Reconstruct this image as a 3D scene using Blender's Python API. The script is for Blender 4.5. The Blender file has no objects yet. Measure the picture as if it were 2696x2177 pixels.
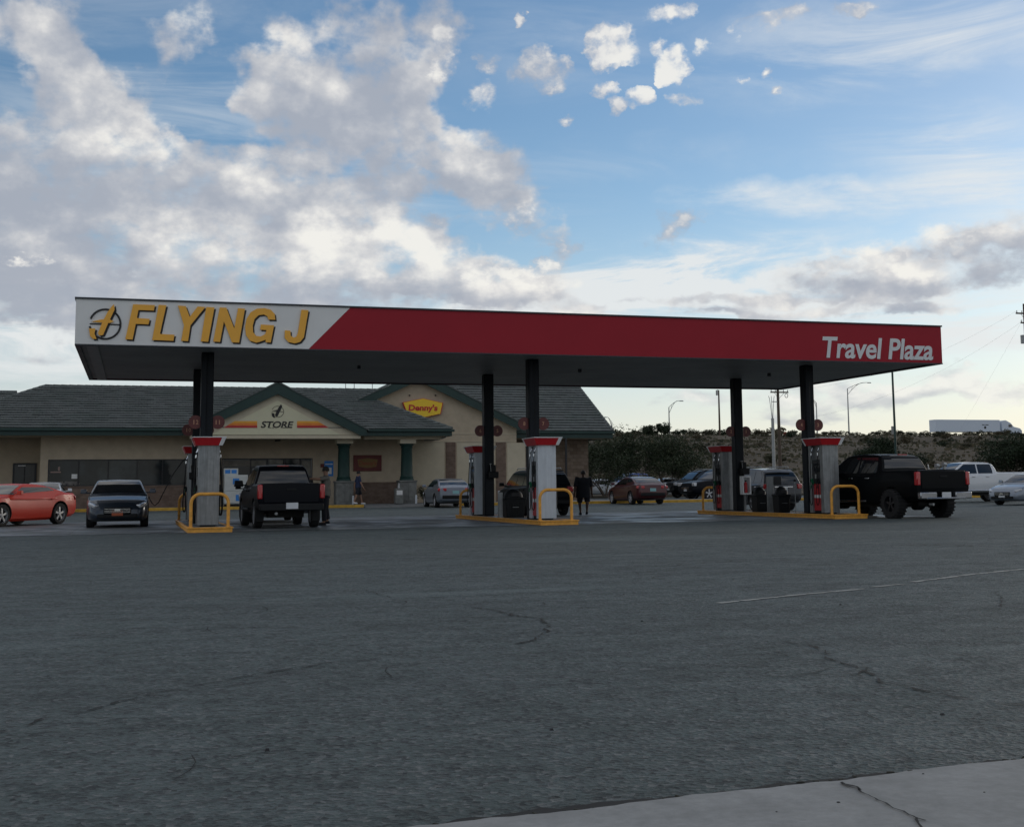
import bpy, bmesh, math, random
from mathutils import Vector, Matrix, noise
random.seed(7)
PI = math.pi
C = bpy.context.scene.collection
scene = bpy.context.scene

# ------------------------------------------------------------------ camera
# World frame: x along the canopy front, y towards the store, z up; the canopy's front left corner stands over (0,0).
FPX, PPX, PPY, SW, SH = 3348.66, 1460.16, 902.2, 2696.0, 2177.0
YAW, PITCH, ROLL = 0.3177, 0.1134, -0.0118
EYE = Vector((1.60, -35.2466, 1.05))
_f = Vector((math.sin(YAW)*math.cos(PITCH), math.cos(YAW)*math.cos(PITCH), math.sin(PITCH)))
_r0 = Vector((math.cos(YAW), -math.sin(YAW), 0)); _u0 = _r0.cross(_f)
_r = _r0*math.cos(ROLL)+_u0*math.sin(ROLL); _u = -_r0*math.sin(ROLL)+_u0*math.cos(ROLL)
cd = bpy.data.cameras.new('camera'); cam = bpy.data.objects.new('camera', cd); C.objects.link(cam)
cam.matrix_world = Matrix(((_r.x,_u.x,-_f.x,EYE.x),(_r.y,_u.y,-_f.y,EYE.y),(_r.z,_u.z,-_f.z,EYE.z),(0,0,0,1)))
cd.sensor_fit = 'HORIZONTAL'; cd.sensor_width = 36; cd.lens = FPX/SW*36
cd.shift_x = (SW/2-PPX)/SW; cd.shift_y = (PPY-SH/2)/SW
cd.clip_start = 0.1; cd.clip_end = 6000
scene.camera = cam
scene.render.resolution_x = 1024; scene.render.resolution_y = 826

def ray(sx, sy): return _r*((sx-PPX)/FPX) - _u*((sy-PPY)/FPX) + _f
def gz(x, y):                       # height of the paved ground
    t = min(max((y-14.0)/16.0, 0), 1); return 0.15*t*t*(3-2*t)
def G(sx, sy, z=0.0):               # point of the level z seen at a photo pixel
    q = ray(sx, sy); return EYE+q*((z-EYE.z)/q.z)
def GG(sx, sy):                     # point of the paved ground
    z = 0.0
    for i in range(12):
        p = G(sx, sy, z); z = gz(p.x, p.y)
    return p
def V(sx, sy, Y):
    q = ray(sx, sy); return EYE+q*((Y-EYE.y)/q.y)

# ------------------------------------------------------------------ world: evening sky with clouds
SUN_AZ, SUN_EL = math.radians(62), math.radians(13)     # azimuth from +y towards +x
world = bpy.data.worlds.new("World"); scene.world = world; world.use_nodes = True
nt = world.node_tree; N = nt.nodes; Lk = nt.links; N.clear()
def wn(t, **k):
    n = N.new(t)
    for a, b in k.items(): setattr(n, a, b)
    return n
def wmath(op, a, b=None, c=None, clamp=False):
    n = wn('ShaderNodeMath', operation=op); n.use_clamp = clamp
    for i, v in enumerate((a, b, c)):
        if v is None: continue
        if isinstance(v, (int, float)): n.inputs[i].default_value = v
        else: Lk.new(v, n.inputs[i])
    return n.outputs[0]
def wmix(f, a, b):
    n = wn('ShaderNodeMix', data_type='RGBA')
    for i, v in ((0, f), (6, a), (7, b)):
        if isinstance(v, (int, float)): n.inputs[i].default_value = v
        elif isinstance(v, tuple): n.inputs[i].default_value = (*v, 1)
        else: Lk.new(v, n.inputs[i])
    return n.outputs[2]
def wsmooth(v, lo, hi):
    n = wn('ShaderNodeMapRange', interpolation_type='SMOOTHSTEP'); Lk.new(v, n.inputs[0])
    n.inputs[1].default_value = lo; n.inputs[2].default_value = hi; return n.outputs[0]
out = wn('ShaderNodeOutputWorld'); bg = wn('ShaderNodeBackground'); Lk.new(bg.outputs[0], out.inputs[0])
WS = 0.10
bg.inputs[1].default_value = WS
sky = wn('ShaderNodeTexSky', sky_type='NISHITA'); sky.sun_disc = False
sky.sun_elevation = SUN_EL; sky.sun_rotation = SUN_AZ; sky.altitude = 600; sky.air_density = 1.0; sky.dust_density = 0.6; sky.ozone_density = 2.0
tc = wn('ShaderNodeTexCoord')
sep = wn('ShaderNodeSeparateXYZ'); Lk.new(tc.outputs['Generated'], sep.inputs[0])
X_, Y_, Z_ = sep.outputs
az = wmath('MULTIPLY', wmath('ARCTAN2', X_, Y_), 180/PI)
el = wmath('MULTIPLY', wmath('ARCSINE', Z_), 180/PI)
cmb = wn('ShaderNodeCombineXYZ'); Lk.new(az, cmb.inputs[0]); Lk.new(el, cmb.inputs[1])
AE = cmb.outputs[0]
def wnoise(vec, scale, detail, rough=.55, off=0.0, sx=1, sy=1, dist=0.0):
    m = wn('ShaderNodeMapping'); Lk.new(vec, m.inputs[0]); m.inputs[1].default_value = (off, off*.7, off*1.3); m.inputs[3].default_value = (sx, sy, 1)
    n = wn('ShaderNodeTexNoise'); Lk.new(m.outputs[0], n.inputs['Vector'])
    n.inputs['Scale'].default_value = scale; n.inputs['Detail'].default_value = detail; n.inputs['Roughness'].default_value = rough; n.inputs['Distortion'].default_value = dist
    return n
# the direction itself, squeezed in height more and more towards the horizon, drives the noise
pc = wn('ShaderNodeCombineXYZ'); Lk.new(X_, pc.inputs[0]); Lk.new(Y_, pc.inputs[1])
Lk.new(wmath('MULTIPLY', wmath('POWER', wmath('MAXIMUM', Z_, 0.0), 0.72), 1.25), pc.inputs[2])
PC = pc.outputs[0]
w1 = wnoise(PC, 11.0, 5, .62, 3.1)
vm = wn('ShaderNodeVectorMath', operation='MULTIPLY_ADD'); Lk.new(w1.outputs['Color'], vm.inputs[0])
vm.inputs[1].default_value = (3.6, 3.2, 0); Lk.new(AE, vm.inputs[2])
vs = wn('ShaderNodeVectorMath', operation='SUBTRACT'); Lk.new(vm.outputs[0], vs.inputs[0]); vs.inputs[1].default_value = (1.8, 1.6, 0)
AW = vs.outputs[0]
fb = wnoise(PC, 12.5, 10, .60, 0.0).outputs[0]
fb2 = wnoise(PC, 12.5, 6, .55, 0.014).outputs[0]
fb3 = wnoise(PC, 12.5, 6, .55, 0.0).outputs[0]
fine = wnoise(PC, 42, 6, .6, 8.0).outputs[0]
wv = wn('ShaderNodeVectorMath', operation='MULTIPLY_ADD'); Lk.new(wnoise(PC, 24, 3, .5, 2.0).outputs['Color'], wv.inputs[0]); wv.inputs[1].default_value = (.05,.05,.05); Lk.new(PC, wv.inputs[2])
vo = wn('ShaderNodeTexVoronoi', feature='SMOOTH_F1'); Lk.new(wv.outputs[0], vo.inputs['Vector']); vo.inputs['Scale'].default_value = 34; vo.inputs['Detail'].default_value = 1.0; vo.inputs['Smoothness'].default_value = .35
puff = wmath('SUBTRACT', .5, vo.outputs[0])

def azel(x, y):                      # photo position (in 2150-wide units) to azimuth and elevation, degrees
    q = ray(x*SW/2150, y*SW/2150).normalized()
    return math.degrees(math.atan2(q.x, q.y)), math.degrees(math.asin(q.z))
KD = math.degrees(SW/2150/FPX)
def field(blobs, vec):
    acc = None
    for x, y, rx, ry, w, *rot in blobs:
        a, e = azel(x, y)
        m = wn('ShaderNodeMapping', vector_type='TEXTURE'); Lk.new(vec, m.inputs[0])
        m.inputs[1].default_value = (a, e, 0); m.inputs[3].default_value = (rx*KD*1.35, ry*KD*1.35, 1)
        m.inputs[2].default_value = (0, 0, math.radians(rot[0] if rot else 0))
        g = wn('ShaderNodeTexGradient', gradient_type='SPHERICAL'); Lk.new(m.outputs[0], g.inputs[0])
        acc = wmath('MULTIPLY_ADD', g.outputs[1], w, acc if acc else 0.0)
    return acc
CLOUD = [ # x, y, rx, ry, weight
 (60,30,120,90,1.1),(150,150,90,90,.8),(130,250,140,110,1.3),(215,170,90,80,.9),(330,120,95,75,1.1),(480,30,110,60,.9),
 (290,290,120,70,1.2),(60,370,170,120,1.2),(200,400,220,110,1.3),(400,370,220,100,1.4),(600,410,220,90,1.4),(740,450,170,80,1.4),
 (610,150,160,120,1.2),(780,110,170,150,1.3),(650,240,200,110,1.3),(800,260,180,110,1.3),(900,320,190,70,1.3),(1040,380,130,60,1.1),
 (940,90,60,120,.8),
 (1300,10,10,10,.1),
 (100,480,90,80,.9),(560,530,260,90,1.4),(380,490,110,70,1.2),(400,580,300,90,1.3),(760,540,200,70,1.2),(890,515,90,36,1.1),(120,590,320,90,1.2),
 (700,600,400,60,1.0),(1060,590,200,44,1.25),(600,655,500,40,.7),(890,462,80,28,1.0),(1090,460,110,55,1.0),(1180,520,60,36,.8),(1420,480,80,40,.85,15),
 (1780,575,160,60,1.3),(1990,540,180,60,1.3),(2140,490,80,70,1.0),(1930,590,240,36,.8),(1860,672,110,22,.9,10),
 (1740,838,170,44,1.2),(2030,818,150,30,1.2),(1480,835,100,26,.9),(1640,880,100,20,.8),(1960,775,110,14,.7),(1300,640,330,18,.75),(1900,645,300,20,.8),(1000,622,220,16,.75),(300,680,260,30,.7),(80,745,140,26,.7),(1650,625,200,16,.7),(1500,665,260,14,.7),(1850,770,60,12,.7),
 (255,120,60,80,-1.3),(420,190,80,66,-1.1),(215,285,40,40,-.9),(380,262,60,25,-.8),(510,255,60,35,-.8),(570,290,70,25,-.7),(505,60,60,50,-1.2),(950,235,70,60,-1.1),(230,440,50,40,-.5),(150,500,60,60,-.5),(660,330,100,16,-.7),(640,480,160,22,-.7),(20,170,50,80,-.6),(990,140,60,80,-.6),(880,350,90,16,-.6),(850,440,80,16,-.5)]
BRIGHT = [ (135,280,80,80,.9),(300,290,80,45,1.5),(330,110,70,40,.5),(80,20,80,50,.3),(690,330,120,40,.3),(860,95,90,60,.55),(700,180,60,40,.4),(900,300,160,45,.35),
 (600,490,330,60,1.2),(400,480,120,50,1.0),(760,540,220,45,1.0),(560,575,220,40,.7),(880,510,120,40,1.0),(450,330,120,40,.45),(640,375,60,40,.8),(560,360,50,40,.6),
 (1290,100,110,80,.8),(1140,135,100,80,.45),(1412,60,100,120,.7),(1345,205,120,50,.6),(1600,45,150,70,.9),(1005,205,80,60,.4),(890,462,90,40,.8),(1060,580,200,40,.9),
 (1800,535,220,50,1.7),(1980,510,180,48,1.6),(2100,470,90,30,.6),(70,500,80,40,.7),(1730,825,160,40,1.),(2030,815,160,40,1.2),(1480,840,80,24,1.),(840,590,200,30,.8)]
DARK = [ (150,400,260,90,.8),(480,400,240,70,.55),(700,440,230,75,.8),(620,230,200,80,.6),(760,290,180,60,.5),(1050,390,120,50,.5),(60,560,300,90,.9),(230,600,300,70,.7),
 (1100,480,90,40,.5),(1880,600,120,34,.7),(1740,600,80,30,.6),(2140,500,60,50,.7),(2070,560,60,20,.5),(1860,672,110,24,.9),(470,150,80,60,.4),(60,130,80,80,.3),(800,600,300,40,.4),(1000,300,40,40,.1)]
THIN = [ (1600,415,170,34,1.0,-4),(1850,425,260,34,.8,6),(1990,300,220,80,.8),(1950,60,420,90,1.0),(2120,420,160,120,.7),(1500,520,350,40,.5),(1350,330,300,40,.25),(1400,590,480,80,2.0),(1300,560,300,50,.5),(1750,650,800,100,1.2),(1800,540,400,50,.4),
 (1100,640,700,70,1.1),(2000,690,500,80,1.0),(200,700,500,160,1.4),(100,640,300,80,.8),(700,480,500,200,.35),(300,300,500,350,.45),(1200,90,300,120,.25),(1740,170,300,60,.3)]
PUFF = [(1005,205,46,30,1,35),(1135,110,34,22,1),(1120,150,44,34,1),(1165,155,30,32,1),(1140,188,20,20,.8),(1290,95,50,38,1.15),(1312,62,20,18,1),(1262,125,30,18,1),(1385,103,18,15,.9),(1398,132,24,15,1),
 (1427,135,20,30,1.1),(1390,158,20,18,.9),(1345,203,28,22,1.15),(1300,222,16,15,.8),(1440,207,30,15,1),(1477,93,17,19,1.1),(1412,26,52,22,1.1,8),(1450,8,22,16,1),(1598,46,44,26,1.1),(1570,58,26,17,1),(1665,27,54,17,1.05),(1792,18,40,15,1),
 (1275,187,26,15,.9),(1090,35,14,13,.8),(1020,130,24,13,.7),(940,80,32,44,.9),(930,132,26,38,.9),(1555,160,14,8,.7),(1610,155,12,13,.7),(1625,191,16,9,.7),(1200,245,20,8,.7),(890,462,58,17,1),(1180,520,40,20,.85),(1420,478,50,26,.95,15),
 (1095,455,76,38,.9),(50,550,44,12,1),(1060,575,110,20,1),(1150,560,60,14,.9),(1740,560,60,26,1),(1830,548,60,24,.9),(2040,520,70,24,1),(870,350,14,10,.6)]
F = field(CLOUD, AW); B = field(BRIGHT, AW); Dk = field(DARK, AW); T = field(THIN, AW)
# added unseen clouds over the rest of the sky, greying and brightening the fill light
aa = wmath('ABSOLUTE', wmath('SUBTRACT', az, math.degrees(YAW)-2))
outside = wmath('MAXIMUM', wsmooth(aa, 24, 36), wsmooth(el, 24, 32))
broad = wnoise(PC, 1.1, 3, .5, 21.0).outputs[0]
F = wmath('MULTIPLY_ADD', outside, wmath('MULTIPLY', wsmooth(broad, .28, .48), 1.2), F)
B = wmath('MULTIPLY_ADD', outside, .30, B)
# density
ffb = wmath('ADD', wmath('MULTIPLY', wmath('SUBTRACT', fb, .5), 2.55), wmath('MULTIPLY', wmath('SUBTRACT', fine, .5), 1.0))
ffb = wmath('MULTIPLY_ADD', puff, .55, ffb)
dens = wmath('ADD', wmath('MINIMUM', wmath('MULTIPLY', F, 1.12), 1.1), wmath('MULTIPLY', ffb, wsmooth(F, 0.0, .30)))
alpha = wsmooth(dens, .22, 1.0)
relief = wmath('MULTIPLY', wmath('SUBTRACT', fb3, fb2), 2.9)
relief = wmath('MULTIPLY_ADD', puff, .16, relief)
edge = wmath('SUBTRACT', 1.0, wsmooth(dens, .3, 1.2))
lum = wmath('ADD', wmath('ADD', wmath('MULTIPLY', wmath('MINIMUM', B, 1.1), .52), wmath('MULTIPLY', wmath('MINIMUM', Dk, 1.2), -.34)), wmath('ADD', relief, wmath('MULTIPLY', edge, .12)))
lum = wmath('ADD', lum, wmath('MULTIPLY', wmath('SUBTRACT', fb, .5), .45))
lum = wmath('ADD', lum, wmath('MULTIPLY', wmath('SUBTRACT', fine, .5), .30))
lum = wmath('ADD', lum, .30)
vm2 = wn('ShaderNodeVectorMath', operation='MULTIPLY_ADD'); Lk.new(wnoise(PC, 34, 5, .6, 6.0).outputs['Color'], vm2.inputs[0]); vm2.inputs[1].default_value = (2.3, 1.9, 0); Lk.new(AE, vm2.inputs[2])
vs2 = wn('ShaderNodeVectorMath', operation='SUBTRACT'); Lk.new(vm2.outputs[0], vs2.inputs[0]); vs2.inputs[1].default_value = (1.15, .95, 0)
F2 = field(PUFF, vs2.outputs[0])
d2 = wmath('ADD', wmath('MINIMUM', wmath('MULTIPLY', F2, 1.2), .75), wmath('MULTIPLY', wmath('ADD', wmath('SUBTRACT', fine, .5), wmath('MULTIPLY', wmath('SUBTRACT', fb, .5), .5)), wmath('MULTIPLY', wsmooth(F2, 0, .15), 3.0)))
alpha2 = wmath('MULTIPLY', wsmooth(d2, .02, 1.05), .95)
lum2 = wmath('ADD', wmath('MULTIPLY', wsmooth(d2, .2, 1.1), .50), wmath('ADD', .38, wmath('MULTIPLY', relief, .8)))
lum = wmath('ADD', wmath('MULTIPLY', lum, wmath('SUBTRACT', 1.0, alpha2)), wmath('MULTIPLY', lum2, alpha2))
alpha = wmath('MAXIMUM', alpha, alpha2)
K = 1/WS
def kc(r, g, b): return (r*K, g*K, b*K)
cr = wn('ShaderNodeValToRGB'); Lk.new(lum, cr.inputs[0])
cr.color_ramp.interpolation = 'B_SPLINE'
E_ = cr.color_ramp.elements
E_[0].position = 0.0; E_[0].color = (.37,.405,.475,1); E_[1].position = 1.0; E_[1].color = (.93,.91,.85,1)
for p_, c_ in ((.30,(.455,.48,.535,1)),(.55,(.58,.59,.615,1)),(.78,(.76,.75,.74,1))):
    q_ = E_.new(p_); q_.color = c_
sc_ = wn('ShaderNodeVectorMath', operation='SCALE'); Lk.new(cr.outputs[0], sc_.inputs[0]); sc_.inputs[3].default_value = K
cc = sc_.outputs[0]
# sky base: the Nishita sky, deepened
hs = wn('ShaderNodeHueSaturation'); Lk.new(sky.outputs[0], hs.inputs['Color']); hs.inputs['Saturation'].default_value = 1.12; hs.inputs['Value'].default_value = 1.24
base = hs.outputs[0]
sm_ = wn('ShaderNodeMapping'); Lk.new(PC, sm_.inputs[0]); sm_.inputs[2].default_value = (.25, .12, .4); sm_.inputs[3].default_value = (3.0, 3.0, 11.0); sm_.inputs[1].default_value = (4, 2, 1)
stn = wn('ShaderNodeTexNoise'); Lk.new(sm_.outputs[0], stn.inputs['Vector']); stn.inputs['Scale'].default_value = 1.7; stn.inputs['Detail'].default_value = 9; stn.inputs['Roughness'].default_value = .63; stn.inputs['Distortion'].default_value = .7
st = stn.outputs[0]
thin = wmath('MULTIPLY', T, wsmooth(st, .36, .68), clamp=True)
thin = wmath('MULTIPLY', thin, .9)
hz = wmath('SUBTRACT', 1.0, wsmooth(el, -2.0, 13.5))
base = wmix(wmath('MULTIPLY', hz, .92), base, wmix(wsmooth(el, 1.0, 6.0), kc(.80,.785,.73), kc(.66,.705,.75)))
base = wmix(thin, base, kc(.80,.82,.82))
fin = wmix(wmath('MULTIPLY', alpha, wmath('ADD', wmath('MULTIPLY', wsmooth(el, 0, 9), .35), .6)), base, cc)
Lk.new(fin, bg.inputs[0])
world.cycles.sampling_method = 'MANUAL'; world.cycles.sample_map_resolution = 1024

sd = bpy.data.lights.new('sun', 'SUN'); sun = bpy.data.objects.new('sun', sd); C.objects.link(sun)
sd.energy = 0.6; sd.angle = math.radians(14); sd.color = (1, .90, .76)
sun.rotation_euler = (PI/2-SUN_EL, 0, PI-SUN_AZ)
sv = Vector((math.sin(SUN_AZ)*math.cos(SUN_EL), math.cos(SUN_AZ)*math.cos(SUN_EL), math.sin(SUN_EL)))
sun.rotation_euler = sv.to_track_quat('Z', 'Y').to_euler()
scene.view_settings.view_transform = 'Standard'; scene.view_settings.look = 'None'
scene.view_settings.exposure = 0; scene.view_settings.gamma = 1; scene.view_settings.use_curve_mapping = False
scene.cycles.max_bounces = 6

# ------------------------------------------------------------------ materials
def hexa(s):
    v = [int(s[i:i+2], 16)/255 for i in (0, 2, 4)]
    return tuple(c/12.92 if c <= .04045 else ((c+.055)/1.055)**2.4 for c in v)
class NT:
    def __init__(s, name):
        s.m = bpy.data.materials.new(name); s.m.use_nodes = True; s.t = s.m.node_tree; s.t.nodes.clear()
        s.o = s.n('ShaderNodeOutputMaterial'); s.b = s.n('ShaderNodeBsdfPrincipled'); s.l(s.b.outputs[0], s.o.inputs[0])
        s.co = s.n('ShaderNodeTexCoord').outputs['Object']
        s.pos = s.n('ShaderNodeNewGeometry').outputs['Position']
    def n(s, t, **k):
        n = s.t.nodes.new(t)
        for a, b in k.items(): setattr(n, a, b)
        return n
    def l(s, a, b): s.t.links.new(a, b)
    def put(s, sock, v):
        if isinstance(v, (int, float)): sock.default_value = v
        elif isinstance(v, tuple): sock.default_value = (*v, 1) if len(sock.default_value) == 4 and len(v) == 3 else v
        else: s.l(v, sock)
    def noise(s, scale, detail=4, rough=.55, vec=None, sc=None, dist=0):
        n = s.n('ShaderNodeTexNoise'); v = vec or s.co
        if sc:
            m = s.n('ShaderNodeMapping'); s.l(v, m.inputs[0]); m.inputs[3].default_value = sc; v = m.outputs[0]
        s.l(v, n.inputs['Vector']); n.inputs['Scale'].default_value = scale; n.inputs['Detail'].default_value = detail
        n.inputs['Roughness'].default_value = rough; n.inputs['Distortion'].default_value = dist
        return n.outputs[0]
    def ramp(s, v, a, b, lo=0.0, hi=1.0, smooth=True):
        n = s.n('ShaderNodeMapRange', interpolation_type='SMOOTHSTEP' if smooth else 'LINEAR'); s.put(n.inputs[0], v)
        for i, q in enumerate((a, b, lo, hi)): n.inputs[i+1].default_value = q
        return n.outputs[0]
    def math(s, op, a, b=0.0):
        n = s.n('ShaderNodeMath', operation=op); s.put(n.inputs[0], a); s.put(n.inputs[1], b); return n.outputs[0]
    def mix(s, f, a, b, mode='MIX'):
        n = s.n('ShaderNodeMix', data_type='RGBA', blend_type=mode); s.put(n.inputs[0], f); s.put(n.inputs[6], a); s.put(n.inputs[7], b); return n.outputs[2]
    def bump(s, h, strength=.3, dist=.01):
        n = s.n('ShaderNodeBump'); s.l(h, n.inputs['Height']); n.inputs['Strength'].default_value = strength; n.inputs['Distance'].default_value = dist
        s.l(n.outputs[0], s.b.inputs['Normal'])
    def set(s, **k):
        names = dict(col='Base Color', rough='Roughness', metal='Metallic', spec='Specular IOR Level', coat='Coat Weight', coatr='Coat Roughness', em='Emission Color', ems='Emission Strength', trans='Transmission Weight', sheen='Sheen Weight')
        for a, v in k.items(): s.put(s.b.inputs[names[a]], v)
        return s
MC = {}
def M(name, col, rough=.6, metal=0.0, var=.12, scale=4.0, bump=0.0, bscale=60, coat=0.0, spec=.5, streak=0.0):
    if name in MC: return MC[name]
    if isinstance(col, str): col = hexa(col)
    t = NT(name)
    f = t.ramp(t.noise(scale, 5, .6), .25, .75, 1-var, 1+var*.6, False)
    if streak:
        g = t.ramp(t.noise(3, 4, .6, sc=(6, 6, .5)), .35, .75, 1, 1-streak, False); f = t.math('MULTIPLY', f, g)
    cb = t.n('ShaderNodeCombineColor')
    for i in range(3): t.l(f, cb.inputs[i])
    t.set(col=t.mix(1.0, col, cb.outputs[0], 'MULTIPLY'), rough=rough, metal=metal, coat=coat, spec=spec)
    if coat: t.set(coatr=.06)
    if bump: t.bump(t.noise(bscale, 4, .6), bump, .006)
    MC[name] = t.m; return t.m
def paint(name, col, metal=.25, rough=.32): return M('paint_'+name, col, rough, metal, .05, 2.0, coat=.55, spec=.45)

M('tyre', (.012,.012,.013), .85, var=.3, scale=12); M('rim', (.50,.51,.53), .35, .25, .1)
M('dark_rim', (.05,.05,.055), .4, .6); M('glass_dark', (.012,.015,.018), .04, 0, .1, spec=.8)
M('dull_chrome', (.34,.35,.37), .22, .9, .15); M('chrome', (.62,.63,.65), .12, 1.0, .08); M('black_plastic', (.008,.009,.010), .55, var=.2, spec=.25)
M('red_lamp', (.42,.012,.016), .18, spec=.7, coat=.5); M('clear_lamp', (.55,.57,.60), .12, .35, .25, 18, spec=.8)
M('plate_white', (.60,.62,.64), .5); M('plate_orange', (.42,.09,.03), .5); M('plate_teal', (.25,.48,.50), .5); M('black_ink', (.01,.01,.012), .6)
M('yellow_paint', (.78,.37,.055), .55, 0, .28, 9, .15); M('kerb_yellow', (.55,.32,.04), .75, 0, .45, 3.0, .4)
M('steel_grey', (.30,.31,.31), .45, .55, .3, 3, streak=.35)
M('white_enamel', (.56,.60,.64), .35, 0, .10, 3, streak=.18)
M('column_paint', (.008,.011,.015), .5, 0, .3, 3, spec=.2); M('soffit', (.105,.11,.112), .6, 0, .12, 1.2)
M('fascia_white', (.77,.77,.75), .45, 0, .05, 1.5); M('fascia_red', (.34,.009,.022), .5, 0, .07, .8, spec=.3)
M('trim_dark', (.02,.026,.034), .4); M('gold', (.92,.45,.045), .4, 0, .05); M('letter_white', (.72,.73,.73), .45, 0, .06); M('black_letter', (.012,.011,.012), .5)
M('pump_red', (.46,.015,.022), .35, 0, .15); M('pump_black', (.016,.017,.019), .4, 0, .3, 8); M('green_plastic', (.01,.13,.06), .4)
M('stucco', (.46,.38,.275), .9, 0, .14, 2.2, .5, 90); M('stucco_light', (.52,.46,.34), .9, 0, .10, 2.2, .3, 90)
M('pediment', (.60,.57,.40), .8, 0, .06, 1.2); M('green_trim', (.009,.037,.031), .5, 0, .2, 2); M('green_post', (.007,.036,.030), .5, 0, .3, 3)
M('orange_stripe', (.75,.22,.03), .5); M('red_stripe', (.45,.03,.03), .5); M('sign_yellow', (.85,.56,.02), .4, 0, .05); M('sign_red', (.50,.015,.02), .4)
M('banner_red', (.13,.022,.018), .6, 0, .3, 4); M('dark_frame', (.012,.012,.014), .5); M('pedestal_stone', (.16,.165,.155), .9, 0, .35, 5, .5, 30)
M('concrete_light', (.30,.30,.285), .85, 0, .25, 1.5, .3, 70); M('bark', (.075,.058,.045), .9, 0, .35, 9, .5, 30)
M('wood_pole', (.10,.075,.055), .9, 0, .4, 6); M('galvanised', (.33,.34,.34), .45, .5, .2); M('white_truck', (.62,.68,.76), .5, 0, .05); M('paper', (.7,.7,.68), .7)
M('blue_sign', (.03,.20,.55), .5); M('ice_white_shaded', (.50,.52,.50), .5, 0, .1); M('skin', (.30,.17,.11), .6); M('skin_dark', (.10,.055,.04), .6)  # freezer white is darkened in colour for the shade it stands in
M('cloth_black', (.008,.010,.016), .9, 0, .3, 12); M('cloth_grey', (.16,.15,.13), .9, 0, .2, 12); M('cloth_navy', (.02,.03,.075), .9, 0, .2, 12); M('hair', (.010,.008,.007), .7)
M('shoe_white', (.6,.6,.6), .6); M('interior', (.03,.03,.03), .9)

# ------------------------------------------------------------------ mesh helpers
class MB:
    def __init__(s): s.bm = bmesh.new()
    def face(s, pts, mi=0):
        vs = [s.bm.verts.new(p) for p in pts]
        try: f = s.bm.faces.new(vs); f.material_index = mi; return f
        except ValueError: return None
    def box(s, c, d, rot=None, mi=0, taper=1.0, tapery=None):
        ty = taper if tapery is None else tapery
        c = Vector(c); vs = []
        for z in (-.5, .5):
            k, ky = (1, 1) if z < 0 else (taper, ty)
            for x, y in ((-.5,-.5),(.5,-.5),(.5,.5),(-.5,.5)):
                p = Vector((x*d[0]*k, y*d[1]*ky, z*d[2]))
                if rot is not None: p = rot @ p
                vs.append(s.bm.verts.new(c+p))
        for f in ((3,2,1,0),(4,5,6,7),(0,1,5,4),(1,2,6,5),(2,3,7,6),(3,0,4,7)):
            s.bm.faces.new([vs[i] for i in f]).material_index = mi
        return s
    def b2(s, x0, y0, z0, x1, y1, z1, mi=0): return s.box(((x0+x1)/2, (y0+y1)/2, (z0+z1)/2), (x1-x0, y1-y0, z1-z0), None, mi)
    def loft(s, rings, cap=True, mi=0, closed=False):
        R_ = [[s.bm.verts.new(p) for p in r] for r in rings]; n = len(R_[0])
        idx = range(len(R_)) if closed else range(len(R_)-1)
        for i in idx:
            a, b = R_[i], R_[(i+1) % len(R_)]
            for j in range(n):
                s.bm.faces.new((a[j], a[(j+1) % n], b[(j+1) % n], b[j])).material_index = mi
        if cap and not closed:
            s.bm.faces.new(R_[0][::-1]).material_index = mi; s.bm.faces.new(R_[-1]).material_index = mi
        return s
    def tube(s, pts, r, seg=8, mi=0, cap=True):
        pts = [Vector(p) for p in pts]; rings = []; prev = None
        for i, p in enumerate(pts):
            d = (pts[min(i+1, len(pts)-1)]-pts[max(i-1, 0)]).normalized()
            a = Vector((0,0,1)) if abs(d.z) < .9 else Vector((1,0,0))
            if prev is not None: a = prev
            x = (a-d*a.dot(d)).normalized(); prev = x; y = d.cross(x)
            rr = r[i] if isinstance(r, (list, tuple)) else r
            rings.append([p+(x*math.cos(2*PI*k/seg)+y*math.sin(2*PI*k/seg))*rr for k in range(seg)])
        return s.loft(rings, cap, mi)
    def cyl(s, p0, p1, r0, r1=None, seg=16, mi=0): return s.tube([p0, p1], [r0, r0 if r1 is None else r1], seg, mi)
    def prism(s, pts, ext, mi=0):
        """pts: planar polygon (3D), ext: extrusion vector"""
        e = Vector(ext); a = [s.bm.verts.new(p) for p in pts]; b = [s.bm.verts.new(Vector(p)+e) for p in pts]; n = len(a)
        s.bm.faces.new(a).material_index = mi; s.bm.faces.new(b[::-1]).material_index = mi
        for i in range(n): s.bm.faces.new((a[(i+1) % n], a[i], b[i], b[(i+1) % n])).material_index = mi
        return s
    def build(s, name, mats, parent=None, smooth=None, bevel=0, seg=2, subd=0, loc=None, rotz=0):
        bmesh.ops.recalc_face_normals(s.bm, faces=s.bm.faces)
        me = bpy.data.meshes.new(name); s.bm.to_mesh(me); s.bm.free()
        return mesh_obj(name, me, mats, parent, smooth, bevel, seg, subd, loc, rotz)
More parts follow.
